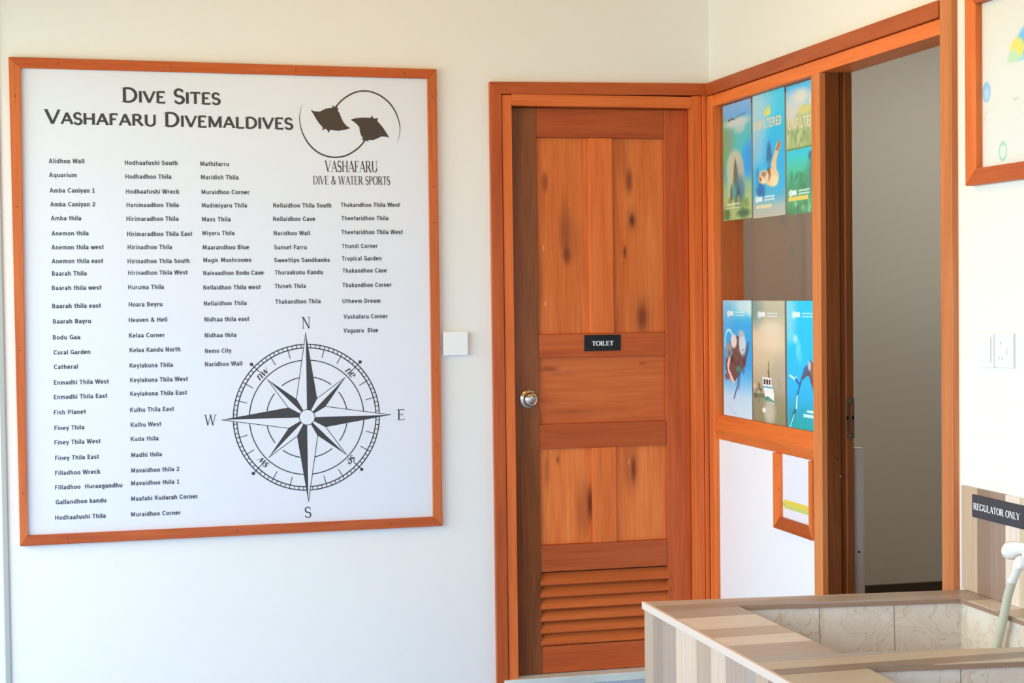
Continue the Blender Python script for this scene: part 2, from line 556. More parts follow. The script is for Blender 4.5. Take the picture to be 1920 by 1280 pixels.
_S = [(.17, 0), (.17, 1)]
_s = [(.15, 0), (.15, 1)]
GS = {
    'A': (.80, [[(.09, 0), (.40, 1)], [(.40, 1), (.71, 0)], [(.2, .28), (.6, .28)]]),
    'B': (.76, [_S, [(.17, .9), (.38, .9)] + arc(.38, .71, .18, .19, 90, -90) + [(.17, .52)], [(.17, .52), (.4, .52)] + arc(.4, .31, .2, .21, 90, -90) + [(.17, .1)]]),
    'C': (.80, [arc(.45, .5, .31, .4, 42, 318, 26)]),
    'D': (.84, [_S, [(.17, .9), (.36, .9)] + arc(.36, .5, .32, .4, 90, -90) + [(.17, .1)]]),
    'E': (.70, [_S, [(.17, .9), (.63, .9)], [(.17, .51), (.58, .51)], [(.17, .1), (.64, .1)]]),
    'F': (.66, [_S, [(.17, .9), (.62, .9)], [(.17, .49), (.55, .49)]]),
    'G': (.86, [arc(.45, .5, .31, .4, 42, 340, 28), [(.76, .02), (.76, .45)], [(.5, .45), (.84, .45)]]),
    'H': (.86, [_S, [(.69, 0), (.69, 1)], [(.17, .51), (.69, .51)]]),
    'I': (.34, [_S]),
    'K': (.80, [_S, [(.72, 1), (.2, .4)], [(.34, .56), (.74, 0)]]),
    'L': (.64, [_S, [(.17, .1), (.6, .1)]]),
    'M': (.98, [_S, [(.81, 0), (.81, 1)], [(.2, .98), (.49, .14)], [(.78, .98), (.49, .14)]]),
    'N': (.86, [_S, [(.69, 0), (.69, 1)], [(.19, .98), (.67, .02)]]),
    'P': (.74, [_S, [(.17, .9), (.4, .9)] + arc(.4, .67, .21, .23, 90, -90) + [(.17, .44)]]),
    'R': (.80, [_S, [(.17, .9), (.4, .9)] + arc(.4, .69, .2, .21, 90, -90) + [(.17, .48)], [(.42, .48), (.7, 0)]]),
    'S': (.74, [arc(.36, .7, .23, .2, 22, 270)[:-1] + arc(.37, .3, .25, .2, 90, -158)]),
    'T': (.72, [[(.04, .9), (.68, .9)], [(.36, 0), (.36, .95)]]),
    'U': (.84, [[(.17, 1), (.17, .36)] + arc(.42, .36, .25, .26, 180, 360) + [(.67, .36), (.67, 1)]]),
    'V': (.80, [[(.09, 1), (.40, 0)], [(.40, 0), (.71, 1)]]),
    'W': (1.1, [[(.08, 1), (.30, 0)], [(.30, 0), (.55, 1)], [(.55, 1), (.8, 0)], [(.8, 0), (1.02, 1)]]),
    'a': (.62, [arc(.29, .5, .18, .15, 160, 0, 10) + [(.47, .5), (.47, 0)], _ell(.28, .22, .17, .13)]),
    'b': (.68, [_s, _ell(.36, .37, .21, .28)]),
    'c': (.58, [arc(.33, .37, .22, .28, 48, 312, 20)]),
    'd': (.68, [[(.53, 0), (.53, 1)], _ell(.32, .37, .21, .28)]),
    'e': (.64, [[(.1, .37), (.54, .37)], arc(.32, .37, .22, .28, 0, 312, 22)]),
    'f': (.42, [[(.2, 0), (.2, .76)] + arc(.35, .76, .15, .14, 180, 85, 8), [(.03, .65), (.4, .65)]]),
    'g': (.68, [_ell(.32, .37, .21, .28), [(.53, .74), (.53, -.06)] + arc(.32, -.04, .21, .15, 0, -140, 10)]),
    'h': (.68, [_s, [(.15, .42)] + arc(.34, .42, .19, .23, 180, 0, 12) + [(.53, 0)]]),
    'i': (.30, [[(.15, 0), (.15, .72)], [(.15, .83), (.15, 1.0)]]),
    'k': (.64, [_s, [(.54, .72), (.2, .3)], [(.3, .42), (.58, 0)]]),
    'l': (.30, [_s]),
    'm': (.96, [[(.15, 0), (.15, .72)], [(.15, .45)] + arc(.315, .45, .165, .2, 180, 0, 10) + [(.48, 0)], [(.48, .45)] + arc(.645, .45, .165, .2, 180, 0, 10) + [(.81, 0)]]),
    'n': (.68, [[(.15, 0), (.15, .72)], [(.15, .42)] + arc(.34, .42, .19, .23, 180, 0, 12) + [(.53, 0)]]),
    'o': (.66, [_ell(.33, .37, .22, .28)]),
    'p': (.68, [[(.15, -.25), (.15, .72)], _ell(.36, .37, .21, .28)]),
    'q': (.68, [[(.53, -.25), (.53, .72)], _ell(.32, .37, .21, .28)]),
    'r': (.46, [[(.15, 0), (.15, .72)], [(.15, .4)] + arc(.36, .4, .2, .25, 170, 85, 8)]),
    's': (.57, [arc(.28, .51, .16, .14, 28, 270)[:-1] + arc(.29, .23, .17, .14, 90, -152)]),
    't': (.44, [[(.2, .94), (.2, .24)] + arc(.35, .24, .15, .15, 180, 275, 8), [(.03, .65), (.4, .65)]]),
    'u': (.68, [[(.15, .72), (.15, .32)] + arc(.34, .32, .19, .23, 180, 360, 12), [(.53, 0), (.53, .72)]]),
    'v': (.60, [[(.08, .72), (.3, 0)], [(.3, 0), (.52, .72)]]),
    'w': (.90, [[(.07, .72), (.25, 0)], [(.25, 0), (.45, .7)], [(.45, .7), (.65, 0)], [(.65, 0), (.83, .72)]]),
    'y': (.60, [[(.08, .72), (.31, .05)], [(.52, .72), (.22, -.26)]]),
    '1': (.60, [[(.32, 0), (.32, 1)], [(.34, .92), (.12, .76)], [(.1, .08), (.54, .08)]]),
    '2': (.66, [arc(.33, .69, .21, .21, 165, -35, 14) + [(.14, .12)], [(.08, .1), (.6, .1)]]),
    '&': (.84, [smooth_path([(.78, .02), (.5, .36), (.24, .7), (.26, .86), (.38, .92), (.48, .82), (.42, .64), (.2, .42), (.12, .25), (.22, .1), (.4, .1), (.58, .24), (.68, .46)], 4)]),
    ' ': (.34, []),
}


def sans_text(s, weight=.19, gap=.05):
    x, out = 0.0, []
    for ch in s:
        adv, strokes = GS[ch]
        for pts in strokes:
            out += [[(x + px, py) for px, py in w] for w in strip_quads(pts, [weight] * len(pts))]
        x += adv + gap
    xs = [p[0] for w in out for p in w]
    a = min(xs)
    return [[(px - a, py) for px, py in w] for w in out], max(xs) - a


# ------------------------------------------------------------------ printed pictures
class Pic:
    """a small printed picture painted on the vertices of a fine grid; u to the right, v up, both 0..1"""

    def __init__(s, nu, nv, asp, seed=1):
        s.nu, s.nv, s.asp = nu, nv, asp
        u, v = np.meshgrid(np.linspace(0, 1, nu), np.linspace(0, 1, nv))
        s.u, s.v = u.ravel(), v.ravel()
        s.c = np.zeros((nu * nv, 3))
        s.rng = np.random.default_rng(seed)

    def grad(s, stops):
        vs_ = [a for a, _ in stops]
        for k in range(3):
            s.c[:, k] = np.interp(s.v, vs_, [c[k] for _, c in stops])
        return s

    def mixc(s, a, c):
        a = np.clip(a, 0, 1)[:, None]
        s.c = s.c * (1 - a) + np.array(c)[None, :] * a
        return s

    def ell(s, cx, cy, rx, ry, c, soft=.25, al=1.0, rot=0):
        dx, dy = (s.u - cx) * s.asp, s.v - cy
        r = math.radians(rot)
        x, y = dx * math.cos(r) + dy * math.sin(r), -dx * math.sin(r) + dy * math.cos(r)
        d = np.sqrt((x / (rx * s.asp)) ** 2 + (y / ry) ** 2)
        return s.mixc(al * np.clip((1 + soft / 2 - d) / soft, 0, 1), c)

    def poly(s, pts, c, al=1.0):
        ins = np.zeros(len(s.u), bool)
        n = len(pts)
        for i in range(n):
            (x0, y0), (x1, y1) = pts[i], pts[(i + 1) % n]
            cond = (y0 > s.v) != (y1 > s.v)
            with np.errstate(divide='ignore', invalid='ignore'):
                xi = (x1 - x0) * (s.v - y0) / ((y1 - y0) or 1e-9) + x0
            ins ^= cond & (s.u < xi)
        return s.mixc(ins * al, c)

    def line(s, pts, w, c, al=1.0):
        d = np.full(len(s.u), 9.0)
        for (x0, y0), (x1, y1) in zip(pts, pts[1:]):
            ax, ay, bx, by = x0 * s.asp, y0, x1 * s.asp, y1
            px, py = s.u * s.asp - ax, s.v - ay
            t = np.clip((px * (bx - ax) + py * (by - ay)) / ((bx - ax) ** 2 + (by - ay) ** 2 + 1e-12), 0, 1)
            d = np.minimum(d, np.hypot(px - t * (bx - ax), py - t * (by - ay)))
        return s.mixc(al * np.clip((w - d) / (w * .5), 0, 1), c)

    def rect(s, u0, u1, v0, v1, c, al=1.0):
        return s.mixc(((s.u > u0) & (s.u < u1) & (s.v > v0) & (s.v < v1)) * al, c)

    def blotch(s, u0, u1, v0, v1, n, cols, r=.05, al=.6):
        for _ in range(n):
            a, b = s.rng.uniform(u0, u1), s.rng.uniform(v0, v1)
            s.ell(a, b, s.rng.uniform(.3, 1) * r / s.asp, s.rng.uniform(.3, 1) * r, cols[s.rng.integers(len(cols))], .9, al, s.rng.uniform(0, 180))
        return s

    def agency_mark(s, u, v):
        """globe, block and two lines of fine print"""
        s.ell(u + .06, v, .06, .028, (225, 235, 245), .5, .8)
        s.rect(u + .1, u + .24, v - .018, v + .02, (235, 240, 240), .85)
        s.rect(u + .3, u + .62, v + .006, v + .018, (225, 235, 240), .7)
        s.rect(u + .3, u + .62, v - .018, v - .006, (225, 235, 240), .7)
        return s

    def mesh(s, name, p00, eu, ev, thick, parent=None, nrm=None, label=None, sat=1.28, gain=1.06):
        """p00 lower-left corner, eu/ev the full edge vectors, nrm the facing direction"""
        p00, eu, ev, nrm = Vector(p00), Vector(eu), Vector(ev), Vector(nrm)
        off = ROOT[parent.name] if parent is not None else Vector()
        V = [tuple(p00 + eu * float(a) + ev * float(b) - off) for a, b in zip(s.u, s.v)]
        F = []
        for j in range(s.nv - 1):
            for i in range(s.nu - 1):
                a = j * s.nu + i
                F.append((a, a + 1, a + s.nu + 1, a + s.nu))
        nb = len(V)
        rim = [i for i in range(s.nu)] + [j * s.nu + s.nu - 1 for j in range(1, s.nv)] + \
              [(s.nv - 1) * s.nu + i for i in range(s.nu - 2, -1, -1)] + [j * s.nu for j in range(s.nv - 2, 0, -1)]
        V += [tuple(Vector(V[i]) - nrm * thick) for i in rim]
        for k in range(len(rim)):
            k2 = (k + 1) % len(rim)
            F.append((rim[k2], rim[k], nb + k, nb + k2))
        F.append(tuple(range(nb + len(rim) - 1, nb - 1, -1)))
        me = bpy.data.meshes.new(name)
        me.from_pydata(V, [], F)
        if me.polygons[0].normal.dot(nrm) < 0:
            me.flip_normals()
        g = s.c.mean(1, keepdims=True)
        cc = np.clip((g + (s.c - g) * sat) * gain, 0, 255) / 255
        cc = np.where(cc <= .04045, cc / 12.92, ((cc + .055) / 1.055) ** 2.4)
        cc = np.vstack([cc, np.full((len(rim), 3), .8)])
        at = me.color_attributes.new('Picture', 'FLOAT_COLOR', 'POINT')
        at.data.foreach_set('color', np.hstack([cc, np.ones((len(cc), 1))]).astype(np.float32).ravel())
        return link(name, me, M['print'], parent, label)


# ------------------------------------------------------------------ the setting
FL = -0.03          # floor level; the toilet threshold is at z = 0
CH = 2.85           # ceiling height
struct(MB().box(-3.4, 0.1, -7.6, 0.12, FL - .1, FL).build('floor', M['floor']))
struct(MB().box(-5.2, 4.0, -9.6, 2.0, CH, CH + .12).build('ceiling', M['ceil']))
struct(MB().box(-60, 60, -60, 60, -.45, -.4).build('ground', M['ground']))
wb = MB()
wb.box(-3.4, -.80, 0, .12, FL, CH).box(-.80, -.02, 0, .12, 2.10, CH).box(-.02, .12, .0, .12, FL, CH)
struct(wb.build('wall_back', M['wall']))
wr = MB()
wr.box(0, .1, -1.79, 0, 2.11, CH)                    # above the window and doorway
wr.box(0, .1, -7.6, -1.79, FL, CH)                   # towards the camera
wr.box(.006, .1, -.945, -.02, FL, .86)               # under the window
struct(wr.build('wall_right', M['wall']))
# unseen lintels added at left and rear to cut sky light from upper walls
struct(MB().box(-3.5, -3.4, -7.6, .12, 2.15, CH).build('sky_blocker_left', M['wall']))
struct(MB().box(-3.5, .1, -7.7, -7.6, 2.15, CH).build('sky_blocker_rear', M['wall']))
# the toilet behind the panelled door and the store room behind the right wall
struct(MB().box(-1.3, 4.0, 1.0, 1.12, FL, CH).build('wall_store_back', M['room']))
struct(MB().box(-1.3, -1.2, .12, 1.0, FL, CH).build('wall_toilet_left', M['room']))
struct(MB().box(.02, .12, .12, 1.0, FL, CH).build('wall_toilet_right', M['room']))
struct(MB().box(3.88, 4.0, -7.6, 1.0, FL, CH).build('wall_store_right', M['room']))
struct(MB().box(.1, 4.0, -4.2, -4.1, FL, CH).build('wall_store_front', M['room']))
struct(MB().box(-1.3, 4.0, .12, 1.0, FL - .1, FL).box(.1, 4.0, -4.2, .12, FL - .1, FL).build('floor_store', M['storefloor']))
struct(MB().box(.12, 3.88, .98, 1.0, FL, FL + .092).build('baseboard_store', M['skirting']))
# threshold stone of the toilet door
struct(MB().box(-.80, -.02, -.03, .12, FL, 0).build('trim_1', M['stone'], bevel=.003))
# slim grey conduit at the left end of the wall
struct(MB().box(-2.497, -2.478, -.008, 0, FL, CH).build('trim_2', M['greytrim'], bevel=.003))

# ---- toilet door casing
tc = thing('trim_3', (-.42, 0, FL))
MB().prism([(-.826, -.020, FL), (-.784, -.020, FL), (-.784, -.020, 2.077), (-.826, -.020, 2.119)], (0, .022, 0)).build('casing', M['rdz'], tc, bevel=.002)
MB().prism([(-.784, -.020, 2.077), (-.019, -.020, 2.084), (-.019, -.020, 2.128), (-.826, -.020, 2.119)], (0, .022, 0)).build('casing', M['rdx'], tc, bevel=.002)
MB().box(-.034, -.018, -.016, .002, FL, 2.084).build('casing', M['orz'], tc, bevel=.002)
MB().box(-.781, -.746, -.014, .1, FL, 2.075).build('jamb', M['orz'], tc, bevel=.002)
MB().box(-.072, -.036, -.014, .1, FL, 2.082).build('jamb', M['orz'], tc, bevel=.002)
MB().box(-.746, -.072, -.014, .1, 2.038, 2.079).build('head_jamb', M['orx'], tc, bevel=.002)
# ---- toilet door
d1 = thing('door_1', (-.41, .05, 0))
Y0, Y1 = .030, .070


def stile(x0, x1, z0, z1, mat, name, lab=None):
    return MB().box(x0, x1, Y0, Y1, z0, z1).build(name, mat, d1, lab, bevel=.0025)


stile(-.745, -.6455, .002, 2.036, M['brz_shade'], 'stile', 'brown lock stile with recess shade in its colour')  # darkened for the shade the casing throws on this stile
stile(-.1655, -.073, .002, 2.036, M['rdz'], 'stile')
for z0, z1 in ((1.931, 2.036), (1.141, 1.226), (.813, .902), (.369, .466), (.002, .100)):
    stile(-.645, -.166, z0, z1, M['rdx'], 'rail')
stile(-.4525, -.362, 1.2265, 1.9305, M['orz'], 'mullion')
stile(-.450, -.360, .4665, .8125, M['orz'], 'mullion')


def knotted(x0, x1, z0, z1, mat, knots, lab=None):
    """recessed flat panel; knots = (x, z, rx, rz, darkness) in metres, dark resin marks in the wood itself"""
    nu, nv = 60, max(20, int(60 * (z1 - z0) / (x1 - x0)))
    xs, zs = np.linspace(x0, x1, nu), np.linspace(z0, z1, nv)
    o = ROOT[d1.name]
    yy = Y0 + .014
    V = [(x - o.x, yy - o.y, z - o.z) for z in zs for x in xs]
    F = [(j * nu + i, j * nu + i + 1, (j + 1) * nu + i + 1, (j + 1) * nu + i) for j in range(nv - 1) for i in range(nu - 1)]
    n0 = len(V)
    V += [(x0 - o.x, yy + .012 - o.y, z0 - o.z), (x1 - o.x, yy + .012 - o.y, z0 - o.z), (x1 - o.x, yy + .012 - o.y, z1 - o.z), (x0 - o.x, yy + .012 - o.y, z1 - o.z)]
    c = [0, nu - 1, nv * nu - 1, (nv - 1) * nu]
    F += [(n0 + 3, n0 + 2, n0 + 1, n0)] + [(c[(k + 1) % 4], c[k], n0 + k, n0 + (k + 1) % 4) for k in range(4)]
    me = bpy.data.meshes.new('panel')
    me.from_pydata(V, [], F)
    gx, gz = np.meshgrid(xs, zs)
    t = np.ones((nv * nu, 3))
    for kx, kz, rx, rz, a in knots:
        d = np.sqrt(((gx - kx) / rx) ** 2 + ((gz - kz) / rz) ** 2).ravel()
        s = abs(a) * np.exp(-(d ** 3) * .9)
        if a > 0:
            t *= 1 - s[:, None] * np.array([.72, .8, .75])
        else:
            t += s[:, None] * np.array([.35, .8, 1.6])
    at = me.color_attributes.new('Tint', 'FLOAT_COLOR', 'POINT')
    full = np.vstack([np.hstack([t, np.ones((nv * nu, 1))]), np.ones((4, 4))])
    at.data.foreach_set('color', full.astype(np.float32).ravel())
    return link('panel', me, mat, d1, lab)


def kp(px, py):
    return -.655 + (px - 1003) * .00202, 1.93 - (py - 258) * .00192


def K(px, py, rx, rz, a):
    x, z = kp(px, py)
    return (x, z, rx, rz, a)


knotted(-.645, -.4525, 1.2265, 1.9305, M['pnz'], [K(1024, 340, .012, .035, .7), K(1060, 420, .02, .1, .45), K(1063, 477, .014, .03, .7), K(1066, 450, .035, .09, .35),
                                                 K(1020, 463, .004, .009, -.9), K(1022, 568, .004, .009, -.9), K(1014, 520, .015, .12, .25)])
knotted(-.362, -.166, 1.2265, 1.9305, M['pnz'], [K(1181, 338, .013, .045, .85), K(1186, 412, .010, .022, 1.0), K(1186, 412, .02, .05, .4), K(1172, 472, .006, .022, .95),
                                                K(1203, 596, .018, .045, .8), K(1203, 596, .04, .09, .35), K(1168, 280, .03, .12, .3)])
knotted(-.645, -.166, .9025, 1.1405, M['pnx'], [K(1028, 690, .035, .009, .7), K(1060, 698, .07, .004, .5), K(1040, 702, .03, .003, .7), K(1203, 684, .014, .005, .7), K(1070, 770, .09, .006, .3)])
knotted(-.645, -.450, .4665, .8125, M['pnz'], [K(1042, 861, .006, .014, .8), K(1102, 945, .012, .06, .95), K(1090, 950, .03, .1, .45), K(1022, 880, .012, .06, .4)])
knotted(-.360, -.166, .4665, .8125, M['pnz'], [K(1184, 885, .010, .045, .8), K(1178, 880, .03, .09, .4), K(1175, 870, .004, .01, -.7)])
for k in range(6):
    zb = .325 - .0434 * k                             # lower front edge of each slat
    MB().prism([(-.651, .021, zb), (-.651, .030, zb - .006), (-.651, .062, zb + .033), (-.651, .054, zb + .038)], (.492, 0, 0)).build('louver_slat', M['frx'], d1, bevel=.0012)
MB().box(-.64, -.17, .0705, .074, .10, .37).build('louver_dark_sheet', M['dark'], d1)  # dark sheet in place of the unlit room behind the slats
kb = MB().lathe((-.689, Y0 + .001, .996), (0, -1, 0), [(0, .0325), (.003, .0325), (.007, .0315), (.011, .026), (.012, .018), (.013, .013), (.026, .012), (.029, .015), (.034, .0225), (.042, .0255), (.050, .0255),
                                                       (.056, .023), (.060, .018), (.0612, .010), (.0614, .0)]).build('doorknob', M['steel'], d1, 'round brushed steel doorknob with keyhole', smooth=True)
MB().box(-.6902, -.6878, -.0318, -.0300, .992, 1.000).build('keyhole', M['dark'], kb)

# ---- window in the right wall
FX = -.018          # front of the frames
w1 = thing('window_1', (0, -.45, .84))
MB().box(FX, .1, -.0735, -.019, FL, 2.0795).build('side_stile', M['orz'], w1, bevel=.002)
MB().prism([(.1, -.0745, .926), (.004, -.0745, .926), (FX, -.0745, .884), (FX, -.0745, .876), (-.001, -.0745, .838), (.1, -.0745, .838)], (0, -.864, 0)).build('sill_rail', M['ory'], w1, bevel=.0015)
MB().box(-.001, .0055, -.937, -.0745, FL + .001, .8375).build('lower_panel', M['board'], w1, 'white laminate panel under the sill')
MB().box(.0105, .0145, -.937, -.0745, .927, 2.037).build('glass_pane', M['glass'], w1)
# ---- doorway to the store
d2 = thing('door_2', (0, -1.36, FL))
MB().box(FX - .004, .0, -.999, -.938, FL, 2.0375).build('mullion_post', M['ltz'], d2, bevel=.003)
MB().box(.0005, .0425, -.998, -.938, FL, 2.0375).build('doorway_jamb', M['brz_shade'], d2, 'brown reveal of the post with shade in its colour')  # reveal split from the post, its shade put into the wood colour
MB().box(.060, .085, -1.002, -.938, FL, 2.0375).box(.043, .060, -.990, -.938, FL, 2.0375).build('doorway_jamb', M['brz_shade'], d2, 'brown jamb with a stop groove, shade in its colour', bevel=.002)
MB().box(FX, .1, -1.80, -1.738, FL, 2.125).build('side_casing', M['ltz'], d2, bevel=.003)
MB().box(FX + .004, .085, -1.7375, -.0195, 2.038, 2.0795).build('head_rail', M['ory'], d2, bevel=.002)
MB().box(FX - .004, .002, -1.7375, -.0195, 2.0815, 2.127).build('head_casing', M['rdy'], d2, bevel=.002)
sp = MB()
sx0, sx1, sy, sz0, sz1 = .0605, .0855, -1.0045, .915, 1.040
for a, b in ((sz1 - .018, sz1), (sz0 + .058, sz0 + .067), (sz0, sz0 + .018)):
    sp.box(sx0, sx1, sy, sy + .0022, a, b)
sp.box(sx0, sx0 + .006, sy, sy + .0022, sz0 + .018, sz1 - .018).box(sx1 - .007, sx1, sy, sy + .0022, sz0 + .018, sz1 - .018)
st = sp.build('strike_plate', M['oldsteel'], d2, 'dull metal strike plate with two slots')
for z in (sz0 + .009, sz1 - .009):
    MB().lathe((.073, sy, z), (0, -1, 0), [(0, .0035), (.0012, .003), (.0014, 0)], 12).build('screw', M['steel'], st)
MB().lathe((.0425, -.9995, .797), (0, -1, 0), [(0, .004), (.001, .004), (.003, .003), (.0031, 0)], 14).build('screw', M['steel'], d2, 'small bright screw head in the post')
MB().lathe((.030, -.9992, .853), (0, -1, 0), [(0, .003), (.0006, .0028), (.0007, 0)], 12).build('screw_hole', M['dark'], d2)


# ------------------------------------------------------------------ dive site board
BY = -.0085
board = thing('notice_board', (-1.73, 0, .56), 'large framed white board of dive site names and a compass rose on the back wall', 'notice board')
MB().box(-2.42, -1.04, -.008, 0, .585, 2.145).build('printed_panel', M['panel'], board, 'white printed panel')
O = [(-2.445, 2.169), (-1.016, 2.158), (-1.016, .561), (-2.441, .559)]
I = [(-2.408, 2.134), (-1.048, 2.125), (-1.049, .594), (-2.416, .593)]
for k, mt in enumerate(('rdx', 'frz', 'rdx', 'frz')):
    k2 = (k + 1) % 4
    fr = MB().prism([(O[k][0], -.022, O[k][1]), (O[k2][0], -.022, O[k2][1]), (I[k2][0], -.022, I[k2][1]), (I[k][0], -.022, I[k][1])], (0, .0218, 0)).build('frame_rail', M[mt], board, bevel=.0015)
    (ax, az), (bx, bz) = [((O[q][0] + I[q][0]) / 2, (O[q][1] + I[q][1]) / 2) for q in (k, k2)]
    for t in ((.1, .36, .66, .93), (.05, .25, .33, .66, .83), (.12, .5, .9), (.1, .4, .7, .93))[k]:
        MB().lathe((ax + (bx - ax) * t, -.0221, az + (bz - az) * t), (0, -1, 0), [(-.001, .0024), (.0003, .0024), (.0004, 0)], 12).build('screw', M['screw'], fr)


def on_board(x0, z0, sx, sz, slope=0.0, y=BY):
    return lambda u, v, k: (x0 + u * sx, y - k, z0 + v * sz + u * sx * slope)


for s_, x0, x1, zb, cap, slope in (('Dive Sites', -2.0875, -1.7595, 2.0290, .0475, -.011), ('Vashafaru Divemaldives', -2.3380, -1.5158, 1.9540, .0470, -.0115)):
    kw = dict(T=.18, t=.15, sw=.245, sh=.03, small=.8, gap=-.01)
    q, wd = stroke_text(s_, **kw)
    k0 = (x1 - x0) / wd
    a_, b_ = s_.split()
    wb_ = stroke_text(b_, **kw)[1]
    for word, u0 in ((a_, 0.0), (b_, wd - wb_)):
        q, _ = stroke_text(word, **kw)
        mb = MB()
        place_quads(mb, q, on_board(x0 + u0 * k0, zb + u0 * k0 * slope, k0, cap, slope))
        mb.build('title_word', M['ink'], board)

SITES = [
    [
    ('Alidhoo Wall', -2.325, -2.211, 1.831),
    ('Aquarium', -2.325, -2.237, 1.785),
    ('Amba Caniyan 1', -2.324, -2.180, 1.734),
    ('Amba Caniyan 2', -2.323, -2.179, 1.688),
    ('Amba thila', -2.322, -2.225, 1.642),
    ('Anemon thila', -2.321, -2.202, 1.592),
    ('Anemon thila west', -2.322, -2.154, 1.546),
    ('Anemon thila east', -2.322, -2.157, 1.500),
    ('Baarah Thila', -2.322, -2.211, 1.459),
    ('Baarah thila west', -2.323, -2.164, 1.411),
    ('Baarah thila east', -2.323, -2.167, 1.351),
    ('Baarah Bayru', -2.322, -2.200, 1.300),
    ('Bodu Gaa', -2.323, -2.236, 1.247),
    ('Coral Garden', -2.322, -2.204, 1.197),
    ('Catheral', -2.322, -2.245, 1.149),
    ('Enmadhi Thila West', -2.323, -2.146, 1.097),
    ('Enmadhi Thila East', -2.324, -2.152, 1.049),
    ('Fish Planet', -2.325, -2.222, 0.998),
    ('Finey Thila', -2.324, -2.228, 0.946),
    ('Finey Thila West', -2.325, -2.177, 0.898),
    ('Finey Thila East', -2.324, -2.183, 0.846),
    ('Filladhoo Wreck', -2.325, -2.179, 0.796),
    ('Filladhoo  Huraagandhu', -2.326, -2.109, 0.748),
    ('Gallandhoo kandu', -2.325, -2.162, 0.699),
    ('Hodhaafushi Thila', -2.328, -2.165, 0.647),
    ], [
    ('Hodhaafushi South', -2.080, -1.907, 1.827),
    ('Hodhadhoo Thila', -2.079, -1.929, 1.781),
    ('Hodhaafushi Wreck', -2.078, -1.903, 1.731),
    ('Hanimaadhoo Thila', -2.077, -1.906, 1.686),
    ('Hirimaradhoo Thila', -2.078, -1.908, 1.640),
    ('Hirimaradhoo Thila East', -2.077, -1.863, 1.589),
    ('Hirinadhoo Thila', -2.076, -1.931, 1.545),
    ('Hirinadhoo Thila South', -2.077, -1.874, 1.498),
    ('Hirinadhoo Thila West', -2.076, -1.881, 1.459),
    ('Huruma Thila', -2.077, -1.960, 1.411),
    ('Hoara Beyru', -2.076, -1.966, 1.353),
    ('Heaven & Hell', -2.077, -1.951, 1.301),
    ('Kelaa Corner', -2.077, -1.961, 1.249),
    ('Kelaa Kandu North', -2.076, -1.909, 1.200),
    ('Keylakuna Thila', -2.077, -1.935, 1.148),
    ('Keylakuna Thila West', -2.076, -1.886, 1.099),
    ('Keylakuna Thila East', -2.077, -1.890, 1.053),
    ('Kulhu Thila East', -2.078, -1.934, 0.999),
    ('Kulhu West', -2.077, -1.977, 0.949),
    ('Kuda thila', -2.078, -1.987, 0.901),
    ('Madhi thila', -2.077, -1.977, 0.847),
    ('Mavaidhoo thila 2', -2.078, -1.920, 0.795),
    ('Mavaidhoo thila 1', -2.079, -1.921, 0.752),
    ('Maafahi Kudarah Corner', -2.080, -1.861, 0.700),
    ('Muraidhoo Corner', -2.081, -1.919, 0.647),
    ], [
    ('Mathifarru', -1.831, -1.736, 1.825),
    ('Maridish Thila', -1.830, -1.705, 1.780),
    ('Muraidhoo Corner', -1.829, -1.670, 1.730),
    ('Madimiyaru Thila', -1.829, -1.678, 1.685),
    ('Mass Thila', -1.829, -1.734, 1.638),
    ('Miyaru Thila', -1.828, -1.722, 1.591),
    ('Maarandhoo Blue', -1.828, -1.673, 1.543),
    ('Magic Mushrooms', -1.827, -1.666, 1.500),
    ('Naivaadhoo Bodu Cave', -1.828, -1.625, 1.456),
    ('Nellaidhoo Thila west', -1.829, -1.637, 1.407),
    ('Nellaidhoo Thila', -1.828, -1.685, 1.353),
    ('Nidhaa thila east', -1.827, -1.677, 1.299),
    ('Nidhaa thila', -1.827, -1.721, 1.245),
    ('Nemo City', -1.827, -1.738, 1.192),
    ('Naridhoo Wall', -1.828, -1.703, 1.147),
    ], [
    ('Nellaidhoo Thila South', -1.589, -1.390, 1.685),
    ('Nellaidhoo Cave', -1.590, -1.446, 1.639),
    ('Naridhoo Wall', -1.589, -1.465, 1.590),
    ('Sunset Farru', -1.588, -1.477, 1.542),
    ('Sweetlips Sandbanks', -1.589, -1.398, 1.498),
    ('Thuraakunu Kandu', -1.587, -1.423, 1.456),
    ('Thineh Thila', -1.588, -1.482, 1.409),
    ('Thakandhoo Thila', -1.587, -1.432, 1.356),
    ], [
    ('Thakandhoo Thila West', -1.357, -1.151, 1.687),
    ('Theefaridhoo Thila', -1.355, -1.192, 1.641),
    ('Theefaridhoo Thila West', -1.356, -1.142, 1.593),
    ('Thundi Corner', -1.355, -1.232, 1.545),
    ('Tropical Garden', -1.356, -1.218, 1.502),
    ('Thakandhoo Cave', -1.354, -1.200, 1.460),
    ('Thakandhoo Corner', -1.355, -1.184, 1.410),
    ('Utheem Dream', -1.356, -1.224, 1.355),
    ('Vashafaru Corner', -1.353, -1.200, 1.301),
    ('Vagaaru  Blue', -1.354, -1.233, 1.253),
    ]]
CAP = .0152
for column in SITES:
    mb = MB()
    for s_, x0, x1, zc in column:
        q, wd = sans_text(s_)
        place_quads(mb, q, on_board(x0, zc - CAP / 2, (x1 - x0) / wd, CAP))
    mb.build('name_column', M['listink'], board)
